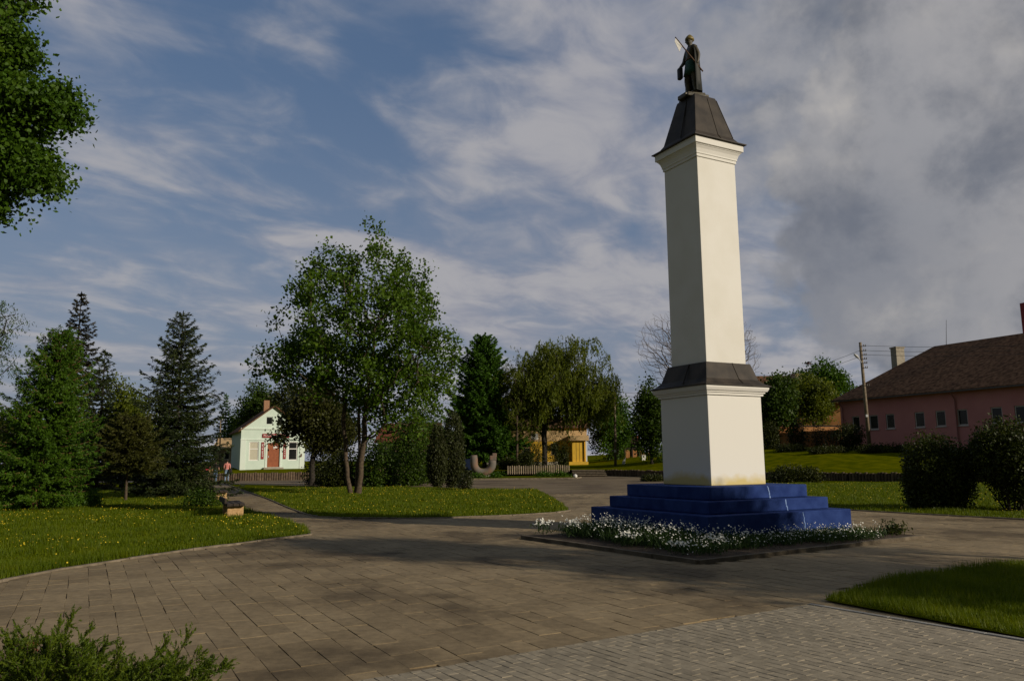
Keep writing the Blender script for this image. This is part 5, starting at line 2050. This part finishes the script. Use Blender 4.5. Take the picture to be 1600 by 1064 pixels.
# ------------------------------------------------------------------ foreground juniper
def juniper():
    rng = np.random.default_rng(191)
    base = np.array([-2.75, 4.75, 0])
    root = thing('juniper', 'sprawling green juniper in the near left corner', 'juniper', base)
    tips = []
    for (u, v, D_) in ((112, 962, 4.9), (92, 978, 4.8), (140, 985, 4.9), (300, 985, 4.95), (262, 1000, 4.9), (318, 1020, 4.85), (352, 1040, 4.8), (250, 1018, 4.8), (60, 985, 4.8), (10, 992, 4.8), (30, 985, 4.9), (190, 1015, 4.8), (170, 1000, 4.9), (330, 1050, 4.7), (-40, 985, 4.8), (-90, 990, 4.9)):
        tips.append(at(u, v, D_) - base)
    for i in range(300):
        a = rng.uniform(0, 6.28)
        r = rng.uniform(.3, 1.25)
        x = math.cos(a) * r * 1.25 - .25
        y = math.sin(a) * r * .65
        p = base + np.array([x, y, 0])
        uu, vv, _ = project(np.array([p[0], p[1], .45])[None])
        lim = np.interp(uu[0], [-200, 40, 110, 180, 260, 310, 352], [1000, 995, 985, 1022, 1022, 1012, 1042])
        if uu[0] > 345:
            continue
        zmax = at(float(uu[0]), float(lim) + rng.uniform(4, 60), p[1])[2]
        tips.append(np.array([x, y, max(.12, zmax)]))
    parts, NC, ND = [], [], []
    for t in tips:
        p0 = np.array([rng.normal() * .15 + t[0] * .3, rng.normal() * .1 + t[1] * .2, .03])
        s_ = np.linspace(0, 1, 9)
        ctrl = p0 + (t - p0) * .55 + np.array([0, 0, -.06])
        P = ((1 - s_) ** 2)[:, None] * p0 + (2 * s_ * (1 - s_))[:, None] * ctrl + (s_ ** 2)[:, None] * t
        parts.append(tube_np(P, np.linspace(.009, .002, 9), 4))
        Ln = np.linalg.norm(t - p0)
        for q in rng.uniform(.3, 1, int(18 + Ln * 40)):
            pb = np.array([np.interp(q, s_, P[:, i]) for i in range(3)])
            dm = unit(P[min(8, int(q * 8) + 1)] - P[max(0, int(q * 8) - 1)])
            td = unit(dm * .9 + rng.normal(size=3) * .5 + np.array([0, 0, .22]))
            tl = rng.uniform(.05, .13) * (1.25 - .5 * q)
            k = 26
            w_ = rng.uniform(0, 1, k)
            NC.append(pb + td * (w_ * tl)[:, None] + rng.normal(size=(k, 3)) * .0035)
            ND.append(td * 1.0 + rng.normal(size=(k, 3)) * .55)
    NC, ND = np.concatenate(NC), np.concatenate(ND)
    V, Q = join(parts)
    mesh_np('branches', V, Q, M['bark'], root, base, True)
    n = len(NC)
    V, Q = leaf_quads(NC, ND, rng.uniform(.016, .034, n), rng.uniform(.0045, .008, n), rng, 0)
    mesh_np('needles', V, Q, M['l_juniper'], root, base)
    c = at(40, 1012, 4.7) - base
    C = c + rng.normal(size=(260, 3)) * np.array([.025, .02, .02])
    V, Q = leaf_quads(C, rng.normal(size=(260, 3)), rng.uniform(.012, .03, 260), rng.uniform(.004, .009, 260), rng)
    mesh_np('dead_frond', V, Q, M['dryfrond'], root, base)
    print('juniper needles', n)


juniper()

# ------------------------------------------------------------------ sky and sun
SUN_AZ = np.array([.857, -.515])
SUN_EL = R(21)
sd = np.array([SUN_AZ[0] * math.cos(SUN_EL), SUN_AZ[1] * math.cos(SUN_EL), math.sin(SUN_EL)])
sl = bpy.data.lights.new('sun', 'SUN')
sl.energy = 3.4
sl.angle = R(.6)
sl.color = (1.0, .885, .73)
so = bpy.data.objects.new('sun', sl)
COL.objects.link(so)
so.rotation_euler = Vector(-sd).to_track_quat('-Z', 'Y').to_euler()
so.location = (30, -20, 30)

wd = bpy.data.worlds.new('World')
S.world = wd
wd.use_nodes = True
wd.cycles.sampling_method = 'MANUAL'
wd.cycles.sample_map_resolution = 512
nt = wd.node_tree
N, L = nt.nodes, nt.links
N.clear()
out = N.new('ShaderNodeOutputWorld')
bg = N.new('ShaderNodeBackground')
bg.inputs['Strength'].default_value = .1
L.new(bg.outputs[0], out.inputs['Surface'])
sky = N.new('ShaderNodeTexSky')
sky.sky_type = 'NISHITA'
sky.sun_disc = False
sky.sun_elevation = SUN_EL
sky.sun_rotation = math.atan2(SUN_AZ[0], SUN_AZ[1])
tc = N.new('ShaderNodeTexCoord')
DIR = tc.outputs['Generated']


def nmath(op, a, b_=None, c=None, clamp=False):
    n = N.new('ShaderNodeMath')
    n.operation = op
    n.use_clamp = clamp
    for i, q in enumerate((a, b_, c)):
        if q is None:
            continue
        if isinstance(q, (int, float)):
            n.inputs[i].default_value = q
        else:
            L.new(q, n.inputs[i])
    return n.outputs[0]


def nmix(f, a, b_):
    n = N.new('ShaderNodeMix')
    n.data_type = 'RGBA'
    for s_, q in (('Factor', f),):
        if isinstance(q, (int, float)):
            n.inputs[0].default_value = q
        else:
            L.new(q, n.inputs[0])
    for i, q in ((6, a), (7, b_)):
        if isinstance(q, tuple):
            n.inputs[i].default_value = q
        else:
            L.new(q, n.inputs[i])
    return n.outputs[2]


def nnoise(vec, scale, detail=6, rough=.55, dist=0.0):
    n = N.new('ShaderNodeTexNoise')
    n.inputs['Scale'].default_value = scale
    n.inputs['Detail'].default_value = detail
    n.inputs['Roughness'].default_value = rough
    n.inputs['Distortion'].default_value = dist
    L.new(vec, n.inputs['Vector'])
    return n.outputs['Fac']


def smooth(x, a, b_):
    n = N.new('ShaderNodeMapRange')
    n.interpolation_type = 'SMOOTHSTEP'
    n.inputs['From Min'].default_value = a
    n.inputs['From Max'].default_value = b_
    L.new(x, n.inputs['Value'])
    return n.outputs[0]


def vmap(vec, loc=(0, 0, 0), rot=(0, 0, 0), sc=(1, 1, 1)):
    n = N.new('ShaderNodeMapping')
    n.inputs['Location'].default_value = loc
    n.inputs['Rotation'].default_value = rot
    n.inputs['Scale'].default_value = sc
    L.new(vec, n.inputs['Vector'])
    return n.outputs[0]


sep = N.new('ShaderNodeSeparateXYZ')
L.new(DIR, sep.inputs[0])
zc = nmath('MAXIMUM', sep.outputs['Z'], 0.0)
den = nmath('ADD', zc, .16)
cmb = N.new('ShaderNodeCombineXYZ')
L.new(nmath('DIVIDE', sep.outputs['X'], den), cmb.inputs[0])
L.new(nmath('DIVIDE', sep.outputs['Y'], den), cmb.inputs[1])
PLN = cmb.outputs[0]
K = 10.0


def col(r, g_, b_):
    return (r * K, g_ * K, b_ * K, 1)


# clear sky, dulled a little by thin high haze
hz = smooth(zc, .50, .0)
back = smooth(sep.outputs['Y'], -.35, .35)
base = nmix(.70, sky.outputs[0], col(.075, .128, .235))
base = nmix(nmath('MULTIPLY', hz, .70), base, col(.225, .255, .325))
# streaks of high cloud
PR = vmap(PLN, (0, 0, 0), (0, 0, R(-52)))
st1 = nnoise(vmap(PR, (3.1, 1.7, 0), (0, 0, 0), (.85, 1.45, 1)), 1.55, 7, .50, 1.1)
st2 = nnoise(vmap(PR, (9.1, 4.7, 0), (0, 0, 0), (1.1, 1.35, 1)), 4.2, 8, .56, .5)
stv = nmath('MULTIPLY_ADD', st2, .34, nmath('MULTIPLY', st1, .78))


def near(u, v, a, b_):
    n = N.new('ShaderNodeVectorMath')
    n.operation = 'DOT_PRODUCT'
    L.new(DIR, n.inputs[0])
    n.inputs[1].default_value = tuple(unit(ray(u, v)))
    return smooth(n.outputs['Value'], a, b_)


# less cloud high on the left, more in the middle
stv = nmath('SUBTRACT', stv, nmath('MULTIPLY', near(180, 40, .86, 1.0), .10))
stv = nmath('ADD', stv, nmath('MULTIPLY', near(780, 290, .92, 1.0), .085))
stv = nmath('SUBTRACT', stv, nmath('MULTIPLY', near(560, -20, .95, 1.0), .10))
cf = nmath('MULTIPLY', smooth(stv, .40, .70), .88)
tone = nmix(smooth(nmath('MULTIPLY_ADD', st2, .6, nmath('MULTIPLY', st1, .4)), .40, .62), col(.285, .292, .345), col(.405, .395, .41))
skyc = nmix(cf, base, tone)


# heaped cloud on the right
def blob(u, v, rad, edge, nz, amp):
    d = unit(ray(u, v))
    n = N.new('ShaderNodeVectorMath')
    n.operation = 'DISTANCE'
    L.new(DIR, n.inputs[0])
    n.inputs[1].default_value = tuple(d)
    x = nmath('MULTIPLY_ADD', nz, -amp, nmath('ADD', n.outputs['Value'], amp * .5))
    return smooth(x, rad + edge, rad - edge)


def puff(vec, scale):
    """billowing heaps: folded noise, rounded lobes with sharp valleys"""
    return nmath('MULTIPLY', nmath('ABSOLUTE', nmath('SUBTRACT', nnoise(vec, scale, 5, .5), .5)), 3.2)


wn = N.new('ShaderNodeTexNoise')
wn.inputs['Scale'].default_value = 5
wn.inputs['Detail'].default_value = 6
L.new(DIR, wn.inputs['Vector'])
wv = N.new('ShaderNodeVectorMath')
wv.operation = 'MULTIPLY_ADD'
L.new(wn.outputs['Color'], wv.inputs[0])
wv.inputs[1].default_value = (.10, .10, .10)
L.new(DIR, wv.inputs[2])
WD = wv.outputs[0]
bn = puff(WD, 6.5)
bn2 = nnoise(vmap(DIR, (.3, .2, .1)), 9, 9, .58, .15)
bs = puff(vmap(WD, tuple(-.026 * sd)), 6.5)
nz = nmath('MULTIPLY_ADD', bn2, .5, nmath('MULTIPLY', bn, .5))
m1 = blob(1520, 330, .245, .02, nz, .22)
m2 = blob(1420, 60, .27, .10, nz, .40)
m3 = blob(1750, 200, .36, .05, nz, .3)
mk = nmath('MAXIMUM', nmath('MAXIMUM', m1, nmath('MULTIPLY', m2, .85)), m3)
# self-shading of the heaps: compare the noise with itself shifted towards the sun
bs = nnoise(vmap(DIR, tuple(-.03 * sd)), 6.5, 10, .58, .2)
lit = nmath('SUBTRACT', bn, bs)
bright = nmath('MULTIPLY', smooth(bn, .12, .62), smooth(nnoise(vmap(WD, (.7, .1, .4)), 4.5, 6, .55), .42, .64))
litv = nmath('MULTIPLY_ADD', smooth(lit, -.02, .2), .15, bright, clamp=True)
under = blob(1310, 450, .10, .12, bn2, .2)
mid = nmix(smooth(bn2, .34, .66), col(.160, .172, .205), col(.340, .336, .348))
mid = nmix(nmath('MULTIPLY', under, .55), mid, col(.135, .155, .200))
hc = nmix(nmath('MULTIPLY', litv, .72), mid, col(.51, .48, .445))
skyc = nmix(nmath('MULTIPLY', mk, .93), skyc, hc)
# dark tone added to the unseen sky behind the camera, deepening the column's shade
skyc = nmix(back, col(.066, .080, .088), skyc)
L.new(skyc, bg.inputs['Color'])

S.view_settings.view_transform = 'Standard'
S.view_settings.look = 'None'
S.view_settings.exposure = 0
S.view_settings.gamma = 1
S.render.engine = 'CYCLES'
S.cycles.max_bounces = 6
S.cycles.transparent_max_bounces = 4
print('polys', sum(len(o.data.polygons) for o in S.objects if o.type == 'MESH'))
